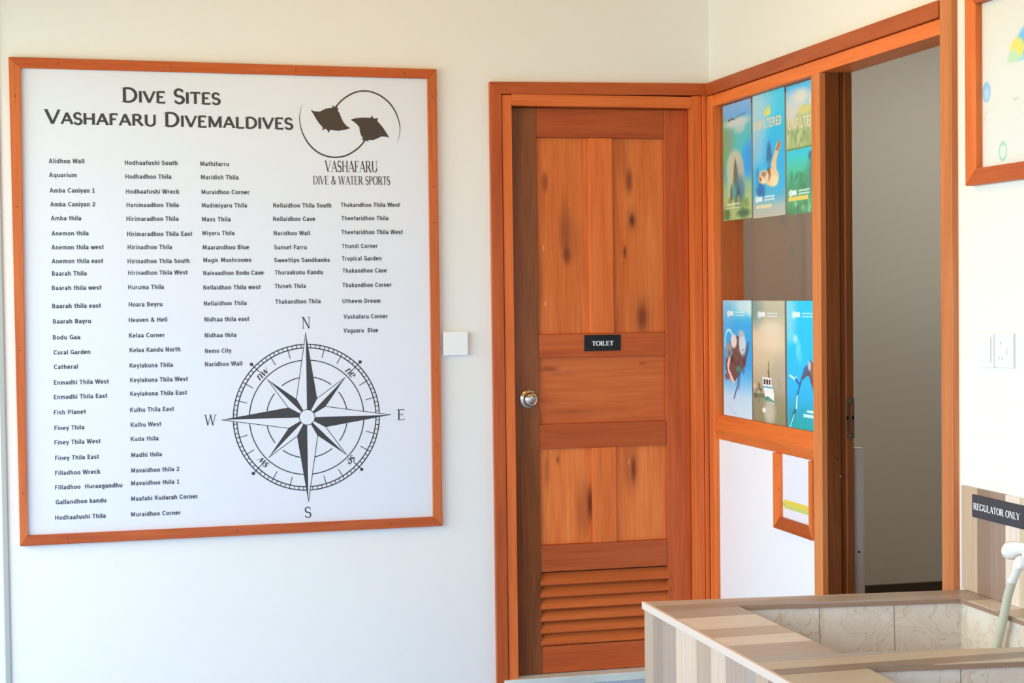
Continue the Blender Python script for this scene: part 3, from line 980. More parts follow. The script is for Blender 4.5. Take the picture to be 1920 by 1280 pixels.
# logo: two rays circling each other, with two lines below
logo = MB()
for pts in ([(-1.3693, 2.0231), (-1.3492, 2.0449), (-1.3258, 2.0623), (-1.2978, 2.0756), (-1.2699, 2.0797), (-1.2421, 2.0765), (-1.2096, 2.0624), (-1.1819, 2.0398), (-1.1613, 2.0101), (-1.1491, 1.9766), (-1.1457, 1.9535), (-1.1479, 1.9304), (-1.1549, 1.9035)],
            [(-1.2688, 1.9097), (-1.2867, 1.8888), (-1.3102, 1.8702), (-1.3382, 1.8558), (-1.3683, 1.8505), (-1.3982, 1.853), (-1.4302, 1.8655), (-1.4573, 1.8881), (-1.4775, 1.9176), (-1.4897, 1.9493), (-1.4938, 1.9812), (-1.4906, 2.0085), (-1.4848, 2.0291)]):
    pp = smooth_path(pts, 5)
    ws = [.0052 * min(1, .12 + 2.2 * (1 - i / (len(pp) - 1))) for i in range(len(pp))]
    for w in strip_quads(pp, ws):
        logo.face([(x, BY, z) for x, z in w])
from mathutils.geometry import tessellate_polygon
for pts in ([(-1.4554, 2.0113), (-1.4417, 2.007), (-1.4234, 2.0068), (-1.4049, 2.0166), (-1.3864, 2.0201), (-1.3795, 2.0207), (-1.3826, 2.0293), (-1.3748, 2.0249), (-1.3693, 2.0231), (-1.361, 2.0251), (-1.3643, 2.0195), (-1.3575, 2.016), (-1.3635, 2.0127), (-1.3567, 2.0036), (-1.351, 1.9877), (-1.3434, 1.9717), (-1.332, 1.9581), (-1.3192, 1.9514), (-1.3369, 1.9452), (-1.36, 1.9417), (-1.3807, 1.9429), (-1.3885, 1.9451), (-1.3913, 1.9405), (-1.3942, 1.9336), (-1.3978, 1.9399), (-1.4014, 1.9458), (-1.4096, 1.948), (-1.4115, 1.9434), (-1.4175, 1.9424), (-1.4142, 1.9503), (-1.4173, 1.9557), (-1.4263, 1.9647), (-1.4375, 1.9819), (-1.4464, 1.9978)],
            [(-1.3187, 1.9799), (-1.3038, 1.9851), (-1.2806, 1.9882), (-1.2574, 1.988), (-1.2481, 1.9872), (-1.2433, 1.997), (-1.2397, 1.9869), (-1.2304, 1.9847), (-1.222, 1.988), (-1.2249, 1.9765), (-1.2157, 1.9665), (-1.2043, 1.9528), (-1.1928, 1.9345), (-1.1837, 1.9198), (-1.1977, 1.9234), (-1.2117, 1.9237), (-1.2258, 1.9166), (-1.2399, 1.9109), (-1.2562, 1.9108), (-1.2586, 1.9084), (-1.2563, 1.9029), (-1.2632, 1.9084), (-1.2702, 1.9083), (-1.2763, 1.9069), (-1.2748, 1.9115), (-1.2827, 1.9128), (-1.2761, 1.9174), (-1.2838, 1.9289), (-1.2869, 1.9426), (-1.2881, 1.9541), (-1.2972, 1.9654), (-1.3086, 1.9745)]):
    for tri in tessellate_polygon([[Vector((x, 0, z)) for x, z in pts]]):
        logo.face([(pts[i][0], BY - 1e-5, pts[i][1]) for i in tri])
for s_, x0, x1, zb, cap, sl in (('VASHAFARU', -1.4107, -1.2266, 1.8003, .0385, -.004), ('DIVE & WATER SPORTS', -1.4517, -1.1837, 1.7570, .0292, -.003)):
    q, wd = stroke_text(s_, T=.16, t=.05, sw=.3, sh=.035, gap=.01)
    place_quads(logo, q, on_board(x0, zb, (x1 - x0) / wd, cap, sl))
logo.build('logo', M['brownink'], board, 'dark logo of two rays with lettering below')

# compass rose
cx, cz = -1.4845, .9563
RO = .2515
S = RO / 397
rose, light = MB(), MB()


def pol(r, deg):
    return (cx + r * S * math.sin(math.radians(deg)), cz + r * S * math.cos(math.radians(deg)))


def ring(r, w, gaps=()):
    for i in range(240):
        a0, a1 = i * 1.5, i * 1.5 + 1.5
        if any(abs((a0 + .75 - g + 180) % 360 - 180) < h for g, h in gaps):
            continue
        rose.face([(x, BY, z) for x, z in (pol(r - w / 2, a0), pol(r - w / 2, a1), pol(r + w / 2, a1), pol(r + w / 2, a0))])


def bar(p, q, w, mbx=rose, up=0.0):
    for f in strip_quads([p, q], [w * S, w * S]):
        mbx.face([(x, BY - up, z) for x, z in f])


card = [(c, 4) for c in (0, 90, 180, 270)]
ring(397, 6, [(c, 1) for c, _ in card])
ring(378, 6, [(c, 1.5) for c, _ in card])
ring(311, 5.5)
ring(220, 5.5, [(c, 11) for c, _ in card] + [(c, 8) for c in (45, 135, 225, 315)])
for i in range(96):
    bar(pol(378, i * 3.75), pol(397, i * 3.75), 4.2)
for a in range(0, 360, 15):
    if a % 45:
        bar(pol(333, a), pol(378, a), 4.2)
for a in (45, 135, 225, 315):
    bar(pol(352, a), pol(416, a), 4.2)
    px_, pz_ = pol(417, a)
    rose.face([(px_ + 9.5 * S * math.cos(k * math.pi / 8), BY - 2e-5, pz_ + 9.5 * S * math.sin(k * math.pi / 8)) for k in range(16)])
for a, tip, j in [(a, 300, 16) for a in (45, 135, 225, 315)] + [(a, 461, 29) for a in (0, 90, 180, 270)]:
    j0, j1 = pol(116, a - j), pol(116, a + j)
    up = 4e-5 if tip == 300 else 6e-5
    light.face([(x, BY - up, z) for x, z in (pol(0, 0), j0, pol(tip, a), j1)])
    rose.face([(x, BY - up - 1e-5, z) for x, z in (pol(0, 0), pol(tip, a), j1)])
    bar(j0, pol(tip, a), 3.8, rose, up + 1e-5)
    bar(pol(40, a - j), j0, 2.5, rose, up + 1e-5)
light.face([(x, BY - 9e-5, z) for x, z in (pol(42, k * 10) for k in range(36))])
for i in range(48):
    rose.face([(x, BY - 1e-4, z) for x, z in (pol(40, i * 7.5), pol(40, i * 7.5 + 7.5), pol(44, i * 7.5 + 7.5), pol(44, i * 7.5))])
for ch, x0, x1, z0, z1 in (('N', -1.4994, -1.4682, 1.2626, 1.3021), ('E', -1.1717, -1.1448, .9370, .9743), ('S', -1.4979, -1.4753, .6098, .6463), ('W', -1.8337, -1.7920, .9382, .9748)):
    q, wd = stroke_text(ch, T=.13, t=.06, sw=.28, sh=.04)
    place_quads(rose, q, on_board(x0, z0, (x1 - x0) / wd, z1 - z0))
for s_, a in (('nw', 315), ('ne', 45), ('se', 135), ('sw', 225)):
    q, wd = stroke_text(s_, T=.17, t=.06, sw=.2, sh=.04)
    h = 44 * S
    ca, sa = math.cos(math.radians(a)), math.sin(math.radians(a))
    for i, w in enumerate(q):
        pts = []
        for u, v in w:
            tx, ty = (u - wd / 2 + v * .22) * h, (322 * S + v * h)
            pts.append((cx + tx * ca + ty * sa, BY - 1.1e-4 - i * 4e-6, cz - tx * sa + ty * ca))
        rose.face(pts)
light.build('compass_highlights', M['panel'], board)
rose.build('compass_rose', M['ink'], board, 'dark line drawing of a compass rose')

# ------------------------------------------------------------------ things on the back wall
t = thing('junction_box', (-.96, 0, 1.16), 'small square white junction box on the wall between the board and the toilet door', 'box')
MB().box(-1.003, -.917, -.012, 0, 1.161, 1.241).build('back_box', M['plastic'], t, bevel=.002)
MB().box(-1.0045, -.9155, -.019, -.0122, 1.1595, 1.2425).build('cover', M['plastic'], t, bevel=.002)


def sign(name, loc, label, corners, nrm, text, span, cap, zb, pm, T_, y0):
    """flat plate with lettering; corners = (lo, hi) box, span = lettering start and end along the plate"""
    t = thing(name, loc, label, 'sign')
    MB().box(*corners).build('plate', pm, t, bevel=.0015)
    q, wd = stroke_text(text, T=T_, t=.07, sw=.32, sh=.06, gap=.03)
    mb = MB()
    a, b = span
    if nrm == 'y':
        place_quads(mb, q, lambda u, v, k: (a + u * (b - a) / wd, y0 - k, zb + v * cap))
    else:
        place_quads(mb, q, lambda u, v, k: (y0 - k, a + u * (b - a) / wd, zb + v * cap))
    mb.build('lettering', M['white'], t, 'white serif capitals')


sign('door_sign', (-.408, Y0, 1.16), 'small black plate reading TOILET on the panelled wooden door', (-.477, -.339, Y0 - .004, Y0, 1.1625, 1.2205), 'y',
     'TOILET', (-.4475, -.367), .0158, 1.1820, M['black'], .24, Y0 - .0042)

# ------------------------------------------------------------------ posters in the window
GX = .0095          # just in front of the glass


def poster(label, y0, y1, z0, z1, paint, seed, head=None, sat=1.2):
    """y0 nearest the corner, y1 towards the camera"""
    t = thing('poster', (GX, (y0 + y1) / 2, z0), label, 'poster', 'posters stuck in the window')
    p = Pic(100, 210, (y0 - y1) / (z1 - z0), seed)
    paint(p)
    p.mesh('printed_sheet', (GX, y0, z0), (0, y1 - y0, 0), (0, 0, z1 - z0), .0006, t, (-1, 0, 0), None, sat, 1.12)
    if head:
        ua, ub, vb, cap, mt = head
        ps, wd = sans_text('UNFILTERED', .2, .02)
        mb = MB()
        for k, q in enumerate(ps):
            mb.face([(GX - .0004 - k * 4e-6, y0 + (y1 - y0) * (ua + u / wd * (ub - ua)), z0 + (z1 - z0) * (vb + v * cap)) for u, v in q])
        mb.build('headline', M[mt], t, 'headline in cream capitals')


def paint_reef(p):
    p.grad([(0, (150, 178, 118)), (.12, (165, 185, 130)), (.3, (128, 182, 150)), (.42, (50, 165, 215)), (.6, (72, 182, 188)), (.78, (85, 182, 190)), (.9, (105, 170, 225)), (1, (130, 180, 230))])
    p.ell(.0, .62, .18, .25, (95, 165, 105), .9, .8).ell(.95, .5, .24, .14, (30, 150, 255), .9, .9).ell(.2, .68, .2, .14, (130, 155, 130), .9, .7)
    p.ell(.5, .83, .45, .04, (200, 208, 205), .8, .9).ell(.6, .78, .2, .05, (185, 200, 200), .8, .8)
    p.line([(.2, .86), (.35, .87), (.42, .86)], .012, (70, 85, 90), .8).line([(.46, .87), (.58, .88), (.8, .89)], .008, (80, 95, 105), .6)
    p.ell(.42, .44, .3, .16, (186, 190, 172), .3, .95).ell(.3, .3, .14, .2, (180, 188, 165), .5, .9).ell(.62, .36, .14, .14, (170, 175, 170), .5, .9)
    p.ell(.46, .3, .1, .15, (70, 110, 110), .7, .9).ell(.44, .42, .05, .1, (105, 105, 85), .6, .9).ell(.62, .24, .14, .12, (60, 120, 150), .7, .8)
    p.ell(.3, .2, .05, .1, (85, 95, 60), .8, .9).ell(.52, .19, .1, .08, (50, 80, 95), .8, .8).ell(.4, .24, .09, .06, (70, 160, 165), .8, .8)
    p.blotch(0, 1, 0, .18, 40, [(130, 160, 100), (180, 195, 140), (95, 130, 90), (150, 178, 130)], .05, .6)
    p.ell(.12, .05, .12, .05, (70, 110, 75), .8, .9).ell(.72, .05, .22, .035, (55, 105, 85), .8, .9)
    p.rect(.14, .58, .128, .146, (215, 220, 190), .7).rect(.08, .58, .098, .112, (200, 210, 180), .7)


def paint_turtle(p):
    p.grad([(0, (178, 178, 165)), (.08, (165, 180, 178)), (.16, (90, 170, 195)), (.3, (50, 170, 215)), (.6, (60, 185, 245)), (1, (75, 190, 240))])
    p.ell(.0, .92, .55, .2, (165, 205, 215), 1.2, .9).ell(.05, .72, .35, .2, (170, 200, 210), 1.3, .8).ell(.8, .5, .35, .2, (50, 165, 250), 1.2, .7)
    p.ell(.05, .55, .3, .14, (150, 185, 205), 1.2, .6)
    p.poly([(.5, .61), (.42, .44), (.62, .47)], (45, 115, 150), .8).ell(.52, .5, .08, .1, (50, 110, 140), .9, .7)
    p.blotch(.1, .34, .16, .45, 9, [(35, 105, 160), (45, 125, 170)], .06, .7)
    p.poly([(.62, .36), (.58, .42), (.68, .5), (.74, .56), (.86, .6), (.9, .56), (.8, .5), (.74, .43), (.74, .36)], (212, 190, 155)).poly([(.7, .52), (.84, .6), (.9, .565), (.8, .51)], (150, 110, 80), .8)
    p.ell(.60, .312, .22, .072, (212, 192, 162), .25).ell(.66, .28, .13, .045, (235, 210, 175), .4).ell(.5, .345, .06, .05, (120, 85, 60), .6, .9)
    p.ell(.34, .325, .17, .056, (214, 198, 176), .25).ell(.34, .35, .08, .02, (130, 115, 105), .7, .8).ell(.24, .31, .03, .015, (70, 60, 55), .6, .9).ell(.2, .33, .03, .03, (175, 140, 110), .7, .8)
    p.blotch(.2, .42, .28, .36, 8, [(150, 125, 110), (240, 222, 190)], .02, .6)
    p.ell(.47, .84, .1, .03, (225, 205, 110), .6, .9).ell(.5, .865, .06, .03, (205, 200, 120), .8, .8)
    p.agency_mark(.06, .15)
    p.rect(.1, .58, .075, .105, (215, 210, 170), .8)


def paint_surface(p):
    p.grad([(0, (70, 130, 95)), (.1, (85, 155, 120)), (.2, (70, 150, 120)), (.35, (72, 185, 160)), (.45, (55, 190, 205)), (.495, (50, 185, 210)), (.5, (130, 160, 110)), (.53, (165, 180, 135)), (.7, (165, 185, 150)), (.85, (150, 190, 205)), (1, (70, 175, 245))])
    p.ell(.3, .86, .35, .09, (190, 200, 205), .9, .9).ell(.45, .9, .2, .05, (205, 208, 200), .9, .9).ell(.95, .86, .22, .1, (235, 225, 220), .6, .9).ell(.2, .78, .25, .06, (200, 200, 200), .9, .8)
    p.poly([(.15, .7), (.35, .78), (.55, .83), (.8, .8), (1, .73), (1, .66), (.1, .66)], (160, 180, 140), .8).ell(.55, .79, .2, .035, (205, 195, 125), .7, .8)
    p.blotch(0, 1, .52, .67, 40, [(140, 160, 115), (185, 198, 150), (120, 145, 105)], .05, .5)
    for a in (.15, .3, .5, .62, .78):
        p.line([(a, .54), (a + .03, .67)], .012, (125, 150, 110), .6)
    p.rect(0, 1, .496, .508, (95, 130, 95), .7)
    p.ell(.72, .43, .07, .035, (55, 110, 130), .6, .9).ell(.78, .28, .2, .11, (85, 135, 125), .9, .8).ell(.8, .3, .1, .12, (95, 110, 110), .9, .7)
    p.blotch(.1, .9, .2, .3, 14, [(65, 140, 105), (60, 115, 95)], .05, .6)
    p.agency_mark(.06, .165)
    p.rect(.06, .64, .105, .138, (225, 200, 110), .9)
    p.blotch(0, 1, 0, .1, 30, [(50, 110, 80), (95, 165, 130), (150, 205, 170)], .03, .7)


def paint_diver(p):
    p.grad([(0, (200, 215, 238)), (.18, (185, 210, 240)), (.3, (120, 185, 245)), (.45, (40, 155, 250)), (.8, (50, 165, 250)), (.9, (120, 200, 245)), (1, (170, 205, 232))])
    p.ell(.15, .88, .2, .12, (110, 175, 245), .9, .7).ell(.75, .95, .25, .06, (195, 222, 240), .7, .9).ell(.95, .93, .12, .06, (205, 228, 235), .8, .8)
    p.agency_mark(.14, .885)
    p.line(smooth_path([(.06, .6), (.08, .68), (.14, .735), (.24, .74), (.34, .7)]), .016, (190, 230, 245), .95)
    p.poly([(.1, .5), (.2, .62), (.32, .68), (.48, .7), (.62, .68), (.78, .62), (.86, .56), (.8, .46), (.66, .4), (.5, .34), (.34, .28), (.2, .33), (.08, .4)], (98, 76, 74)).ell(.2, .56, .13, .07, (150, 150, 150), .5, .9)
    p.ell(.38, .65, .11, .06, (215, 210, 205), .4).ell(.68, .63, .12, .1, (195, 208, 212), .4, 1, 12).ell(.64, .72, .1, .03, (180, 180, 178), .5, .9).poly([(.84, .64), (.92, .66), (.9, .58), (.82, .5), (.78, .56)], (40, 105, 125), .9)
    p.poly([(.13, .44), (.22, .53), (.26, .5), (.2, .41), (.4, .3), (.34, .28), (.18, .36)], (235, 190, 175)).blotch(.2, .8, .4, .6, 18, [(60, 52, 58), (125, 100, 92), (80, 110, 130)], .03, .8)
    p.ell(.55, .41, .09, .03, (60, 130, 120), .6, .9).ell(.14, .34, .09, .03, (110, 80, 80), .6, .9).line([(.55, .4), (.5, .27), (.38, .16)], .014, (45, 80, 115)).line([(.6, .38), (.54, .24)], .012, (60, 75, 100))
    p.line(smooth_path([(.18, .1), (.3, .05), (.45, .02)]), .006, (150, 175, 215), .7)


def paint_boat(p):
    p.grad([(0, (128, 128, 102)), (.2, (140, 136, 112)), (.3, (165, 155, 132)), (.5, (198, 182, 155)), (.75, (205, 190, 165)), (.9, (178, 178, 160)), (1, (185, 182, 160))])
    p.ell(.0, .92, .28, .13, (115, 145, 140), 1.1, .9).ell(.6, .77, .3, .06, (215, 205, 185), .9, .9).ell(.55, .66, .4, .07, (220, 202, 180), 1, .8).ell(.15, .68, .2, .07, (212, 195, 170), 1, .7).ell(.9, .4, .3, .14, (165, 160, 145), 1.1, .7)
    p.agency_mark(.16, .885)
    p.line([(.5, .5), (.5, .38)], .012, (110, 100, 90), .9).line([(.49, .42), (.51, .38)], .02, (90, 90, 85), .8)
    p.poly([(.3, .37), (.58, .37), (.58, .32), (.62, .3), (.66, .24), (.66, .16), (.42, .18), (.36, .24), (.32, .3)], (240, 236, 228))
    for a in (.34, .42, .5):
        p.rect(a, a + .055, .315, .355, (55, 48, 45))
    p.rect(.33, .62, .285, .3, (70, 150, 170), .9).poly([(.36, .2), (.46, .22), (.66, .185), (.66, .17), (.4, .18)], (30, 115, 95))
    p.blotch(.02, .3, .17, .32, 12, [(110, 85, 70), (215, 170, 150), (70, 85, 70), (60, 95, 85)], .03, .9).rect(.04, .36, .2, .23, (70, 95, 75), .6)
    p.ell(.52, .09, .17, .1, (195, 190, 175), .8, .8).ell(.35, .1, .06, .02, (230, 228, 222), .5, .9).line([(.78, .36), (.86, .3)], .008, (120, 120, 115), .7)


def paint_freediver(p):
    p.grad([(0, (15, 150, 150)), (.12, (15, 150, 170)), (.25, (20, 165, 205)), (.5, (20, 178, 248)), (1, (30, 185, 252))])
    p.ell(.08, .9, .2, .2, (140, 205, 245), 1.0, .9).ell(.1, .72, .12, .06, (130, 205, 245), .9, .7)
    p.agency_mark(.16, .89)
    p.ell(.26, .7, .07, .035, (170, 220, 250), .7, .9).ell(.34, .62, .07, .07, (120, 205, 250), .9, .9, -15).ell(.38, .56, .07, .05, (95, 195, 250), .9, .9)
    p.line([(.68, .58), (.66, .5)], .006, (40, 110, 170), .8)
    p.poly([(.62, .52), (.56, .49), (.48, .45), (.42, .4), (.5, .39), (.58, .42), (.64, .42), (.7, .36), (.8, .31), (.88, .3), (.9, .36), (.82, .46), (.76, .52), (.68, .55)], (90, 82, 92), .95)
    p.ell(.66, .5, .05, .04, (190, 195, 205), .6, .9, 20).ell(.54, .46, .07, .03, (60, 100, 140), .6, .9, 30).ell(.8, .36, .07, .06, (150, 70, 60), .8, .8).ell(.74, .46, .05, .05, (130, 105, 85), .7, .9)
    p.line([(.08, .41), (.24, .385), (.28, .4)], .012, (205, 235, 250)).line([(.26, .385), (.36, .35)], .016, (30, 90, 140)).line([(.44, .4), (.34, .3), (.28, .24)], .016, (35, 95, 135))
    p.poly([(.27, .27), (.34, .25), (.28, .14), (.14, .02), (.06, .0), (.14, .1), (.24, .18)], (25, 105, 130)).line([(.3, .25), (.27, .16)], .018, (205, 235, 240)).line([(.2, .1), (.08, .0)], .012, (150, 215, 225))
    p.rect(.58, .84, .135, .155, (225, 240, 240), .85).rect(.48, .84, .1, .12, (225, 240, 240), .85)


poster('poster of a pale reef arch in green water, upper row by the corner', -.110, -.374, 1.624, 2.034, paint_reef, 3, None, 1.1)
poster('poster of a sea turtle swimming in blue water, middle of the upper row', -.389, -.661, 1.620, 2.036, paint_turtle, 4, (.05, .92, .715, .075, 'cream'))
poster('poster split between green shore above and teal water below, upper row by the doorway post', -.675, -.936, 1.618, 2.033, paint_surface, 5, (.06, 1.02, .655, .085, 'cream'), 1.08)
poster('poster of a scuba diver upside down with a white hose, lower row by the corner', -.096, -.364, .9275, 1.340, paint_diver, 6)
poster('beige poster of a white boat with people aboard, middle of the lower row', -.375, -.650, .9275, 1.339, paint_boat, 7)
poster('bright blue poster of a diver with long fins, lower row by the doorway post', -.666, -.935, .9275, 1.339, paint_freediver, 8)

# ------------------------------------------------------------------ small frame under the window
t = thing('picture_frame', (0, -.757, .588), 'small wooden frame with a yellow and green striped sheet, under the poster window', 'picture frame')
F0 = -.016
MB().prism([(F0, -.600, .588), (F0, -.600, .8375), (F0, -.656, .8375), (F0, -.656, .630)], (.0155, 0, 0)).build('frame_rail', M['orz'], t, bevel=.0015)
MB().prism([(F0, -.600, .588), (F0, -.656, .630), (F0, -.884, .630), (F0, -.912, .588)], (.0155, 0, 0)).build('frame_rail', M['rdy'], t, bevel=.0015)
MB().prism([(F0, -.912, .588), (F0, -.884, .630), (F0, -.884, .8375), (F0, -.912, .8375)], (.0155, 0, 0)).build('frame_rail', M['orz'], t, bevel=.0015)
p = Pic(60, 60, 1, 2)
p.grad([(0, (238, 238, 246)), (1, (240, 242, 250))])
for v0, v1, c in ((.185, .245, (208, 214, 120)), (.245, .31, (236, 214, 80))):
    p.rect(.06, 1, v0 - .005, v1, c)
p.rect(.02, .1, .21, .26, (150, 205, 120), .8).ell(.12, .9, .07, .012, (215, 218, 225), .6, .7)
p.mesh('printed_sheet', (-.004, -.650, .622), (0, -.24, 0), (0, 0, .2155), .001, t, (-1, 0, 0), 'white sheet with a yellow and green stripe', 1, 1)
for z in (.72, .80):
    MB().lathe((F0, -.650, z), (-1, 0, 0), [(0, .003), (.0005, .003), (.0006, 0)], 10).build('nail', M['screw'], t)

# ------------------------------------------------------------------ framed poster at the right edge
t = thing('picture_frame', (0, -2.21, 1.632), 'wood framed pale printed sheet high on the right wall, right of the doorway', 'picture frame')
oy0, oy1, oz0, oz1 = -1.879, -2.60, 1.632, 2.20
iy0, iy1, iz0, iz1 = -1.933, -2.546, 1.673, 2.083
F0 = -.024
oz1 = iz1 + .045
for a, b, mt in ((((oy0, oz0), (oy0, oz1)), ((iy0, iz1), (iy0, iz0)), 'orz'), (((oy0, oz1), (oy1, oz1)), ((iy1, iz1), (iy0, iz1)), 'rdy'),
                 (((oy1, oz1), (oy1, oz0)), ((iy1, iz0), (iy1, iz1)), 'orz'), (((oy1, oz0), (oy0, oz0)), ((iy0, iz0), (iy1, iz0)), 'rdy')):
    MB().prism([(F0, y, z) for y, z in a + b], (.0238, 0, 0)).build('frame_rail', M[mt], t, bevel=.0015)
p = Pic(170, 120, .613 / .41, 9)
p.grad([(0, (234, 236, 236)), (1, (230, 229, 222))])


def ic(px, py):     # metres along the sheet from its near-corner edge and up from its foot
    return px / .613, py / .41


u, v = ic(.246, .206)
p.ell(u, v, .115 / .613, .115 / .41, (168, 224, 246), .03)
p.ell(u - .03, v + .2, .1, .09, (120, 195, 248), .3).ell(u - .13, v + .165, .05, .06, (234, 226, 120), .3).ell(u - .16, v + .12, .04, .04, (196, 230, 196), .5)
p.rect(0, 1, 0, .59, (232, 233, 230))
u, v = ic(.006 + .008, .188)
p.ell(u + .02, v, .032, .06, (150, 204, 242), .12).ell(u + .02, v - .008, .02, .035, (185, 222, 250), .6)
u, v = ic(.101, .039)
p.ell(u, v, .03, .058, (165, 216, 195), .15).ell(u, v, .021, .038, (240, 244, 238), .15).line([(u - .012, v - .012), (u, v + .028), (u + .012, v - .012)], .004, (165, 216, 195))
u, v = ic(.016, .133)
p.line([(u - .008, v - .01), (u, v - .03), (u + .016, v + .02)], .006, (190, 212, 190), .8)
u, v = ic(.160, .157)
p.rect(u - .02, u + .02, v - .006, v + .006, (208, 210, 202), .7)
u, v = ic(.03, .390)
p.rect(u - .03, u + .05, v - .008, v + .008, (226, 230, 212), .7)
p.mesh('printed_sheet', (-.006, iy0 + .006, iz0 - .006), (0, iy1 - iy0 - .012, 0), (0, 0, iz1 - iz0 + .012), .001, t, (-1, 0, 0), 'pale sheet with small coloured icons', 1, 1)

# ------------------------------------------------------------------ switch and socket
t = thing('light_switch', (0, -1.95, 1.216), 'white light switch on the right wall, left of the socket', 'switch')
MB().box(-.009, 0, -1.986, -1.909, 1.174, 1.259).build('plate', M['plastic'], t, bevel=.002)
MB().prism([(-.0095, -1.918, 1.188), (-.0095, -1.977, 1.188), (-.0095, -1.977, 1.251), (-.0095, -1.918, 1.251)], (-.004, 0, 0)).build('rocker', M['plastic'], t, bevel=.0015)
t = thing('wall_socket', (0, -2.03, 1.216), 'white power socket on the right wall, right of the light switch', 'socket')
MB().box(-.008, 0, -2.073, -1.989, 1.176, 1.261).build('plate', M['plastic'], t, bevel=.002)
for y, z, a, b in ((-2.019, 1.236, .004, .0035), (-2.012, 1.200, .003, .0035), (-2.026, 1.199, .003, .0035)):
    MB().box(-.0084, -.0078, y - a / 2, y + a / 2, z - b, z + b).build('pin_hole', M['plastic2'], t)
MB().box(-.0105, -.0081, -2.050, -2.035, 1.208, 1.226).build('rocker', M['plastic'], t, bevel=.001)

# ------------------------------------------------------------------ tiled wash tub
TZ = .595
TAN, TAUPE, CRM, GRY, DRK = (198, 182, 160), (176, 162, 148), (222, 208, 192), (180, 171, 166), (150, 132, 116)
bands = [(-3.10, TAN), (-3.0, GRY), (-2.90, CRM), (-2.80, TAUPE), (-2.66, (205, 186, 164)), (-2.585, TAN), (-2.535, DRK), (-2.47, (200, 182, 160)), (-2.42, GRY), (-2.30, (182, 166, 152)),
         (-2.215, CRM), (-2.12, (192, 174, 154)), (-1.985, CRM), (-1.89, (176, 162, 150)), (-1.82, (164, 146, 130)), (-1.70, (190, 172, 152))]
tub = thing('wash_tub', (-.42, -2.45, FL), 'tiled double wash tub with plank pattern tiles at lower right against the wall', 'tub')
oy = ROOT[tub.name].y
M['tub'] = stripes('plank_tile', -3.2 - oy, -1.70 - oy, [(y - oy, c) for y, c in bands])
M['body'] = stripes('plank_tile_shaded', -3.2 - oy, -1.70 - oy, [(y - oy, (c[0] * .93, c[1] * .86, c[2] * .81)) for y, c in bands])  # same tiles darkened and warmed, dimmer light on the sides put into colour
YF = -3.15
BLx = -.849
A_, B_ = (BLx, -1.752), (-.002, -1.846)             # rear corners of the rim
C_, D_ = (-.002, YF - .09), (-.836, YF)             # front corners
b1 = [(-.646, -1.867), (-.079, -1.946), (-.082, -2.517), (-.636, -2.431)]
b2 = [(-.641, -2.565), (-.082, -2.643), (-.084, -3.05), (-.655, -2.97)]


def inset(q, d):
    cxm, cym = sum(a for a, _ in q) / 4, sum(b for _, b in q) / 4
    return [(x + d * (1 if x < cxm else -1), y + d * (1 if y < cym else -1)) for x, y in q]


def loops(mb, rings):
    """skin a list of 4-corner loops given as 3D points"""
    for a, b in zip(rings, rings[1:]):
        for k in range(4):
            mb.face([a[k], a[(k + 1) % 4], b[(k + 1) % 4], b[k]])


zt, zu = TZ, TZ - .012
body = MB()
outer = [A_, B_, C_, D_]
body.face([(x, y, FL) for x, y in outer][::-1])
for k in range(4):
    (x0, y0), (x1, y1) = outer[k], outer[(k + 1) % 4]
    body.face([(x0, y0, FL), (x1, y1, FL), (x1, y1, zu), (x0, y0, zu)])
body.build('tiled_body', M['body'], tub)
rim = MB()
o_ = inset(outer, -.0025)
o_[1] = (-.001, o_[1][1]); o_[2] = (-.001, o_[2][1])
L0, L1 = o_[0], o_[3]


def quad_slab(q):
    rim.prism([(x, y, zu + .0005) for x, y in q], (0, 0, zt - zu))


quad_slab([o_[0], o_[1], b1[1], b1[0]])                                  # rear
quad_slab([o_[0], b1[0], b1[3], b2[0], b2[3], o_[3]])                    # left
quad_slab([o_[1], o_[2], b2[2], b2[1], b1[2], b1[1]])                    # ledge by the wall
quad_slab([b1[3], b1[2], b2[1], b2[0]])                                  # divider
quad_slab([b2[3], b2[2], o_[2], o_[3]])                                  # front
bmesh.ops.remove_doubles(rim.bm, verts=rim.bm.verts, dist=1e-5)
rim.build('rim', M['tub'], tub)
MB().prism([(BLx - .006, -1.748, zu - .006), (BLx - .006, -1.748, zt + .001), (BLx + .004, -1.748, zt + .0015), (BLx + .004, -1.748, zu - .006)], (.013, YF + 1.748, 0)).build('edge_trim', M['edge'], tub, 'pale edge trim', bevel=.002)
for a, b, n in ((b1[0], b1[1], (0, -.003)), (b2[0], b2[1], (0, -.003)), (b1[1], b1[2], (-.003, 0))):
    MB().prism([(a[0], a[1], zu + .001), (b[0], b[1], zu + .001), (b[0], b[1], zt - .001), (a[0], a[1], zt - .001)], (n[0], n[1], 0)).build('edge_trim', M['lip'], tub, 'brown basin edge')
for q in (b1, b2):
    up, lo = inset(q, -.004), inset(q, .004)
    mb = MB()
    loops(mb, [[(x, y, zu - .0005) for x, y in up], [(x, y, .27) for x, y in lo]])
    mb.face([(x, y, .27) for x, y in lo])
    mb.build('basin', M['marble'], tub, 'cream marbled tile basin')
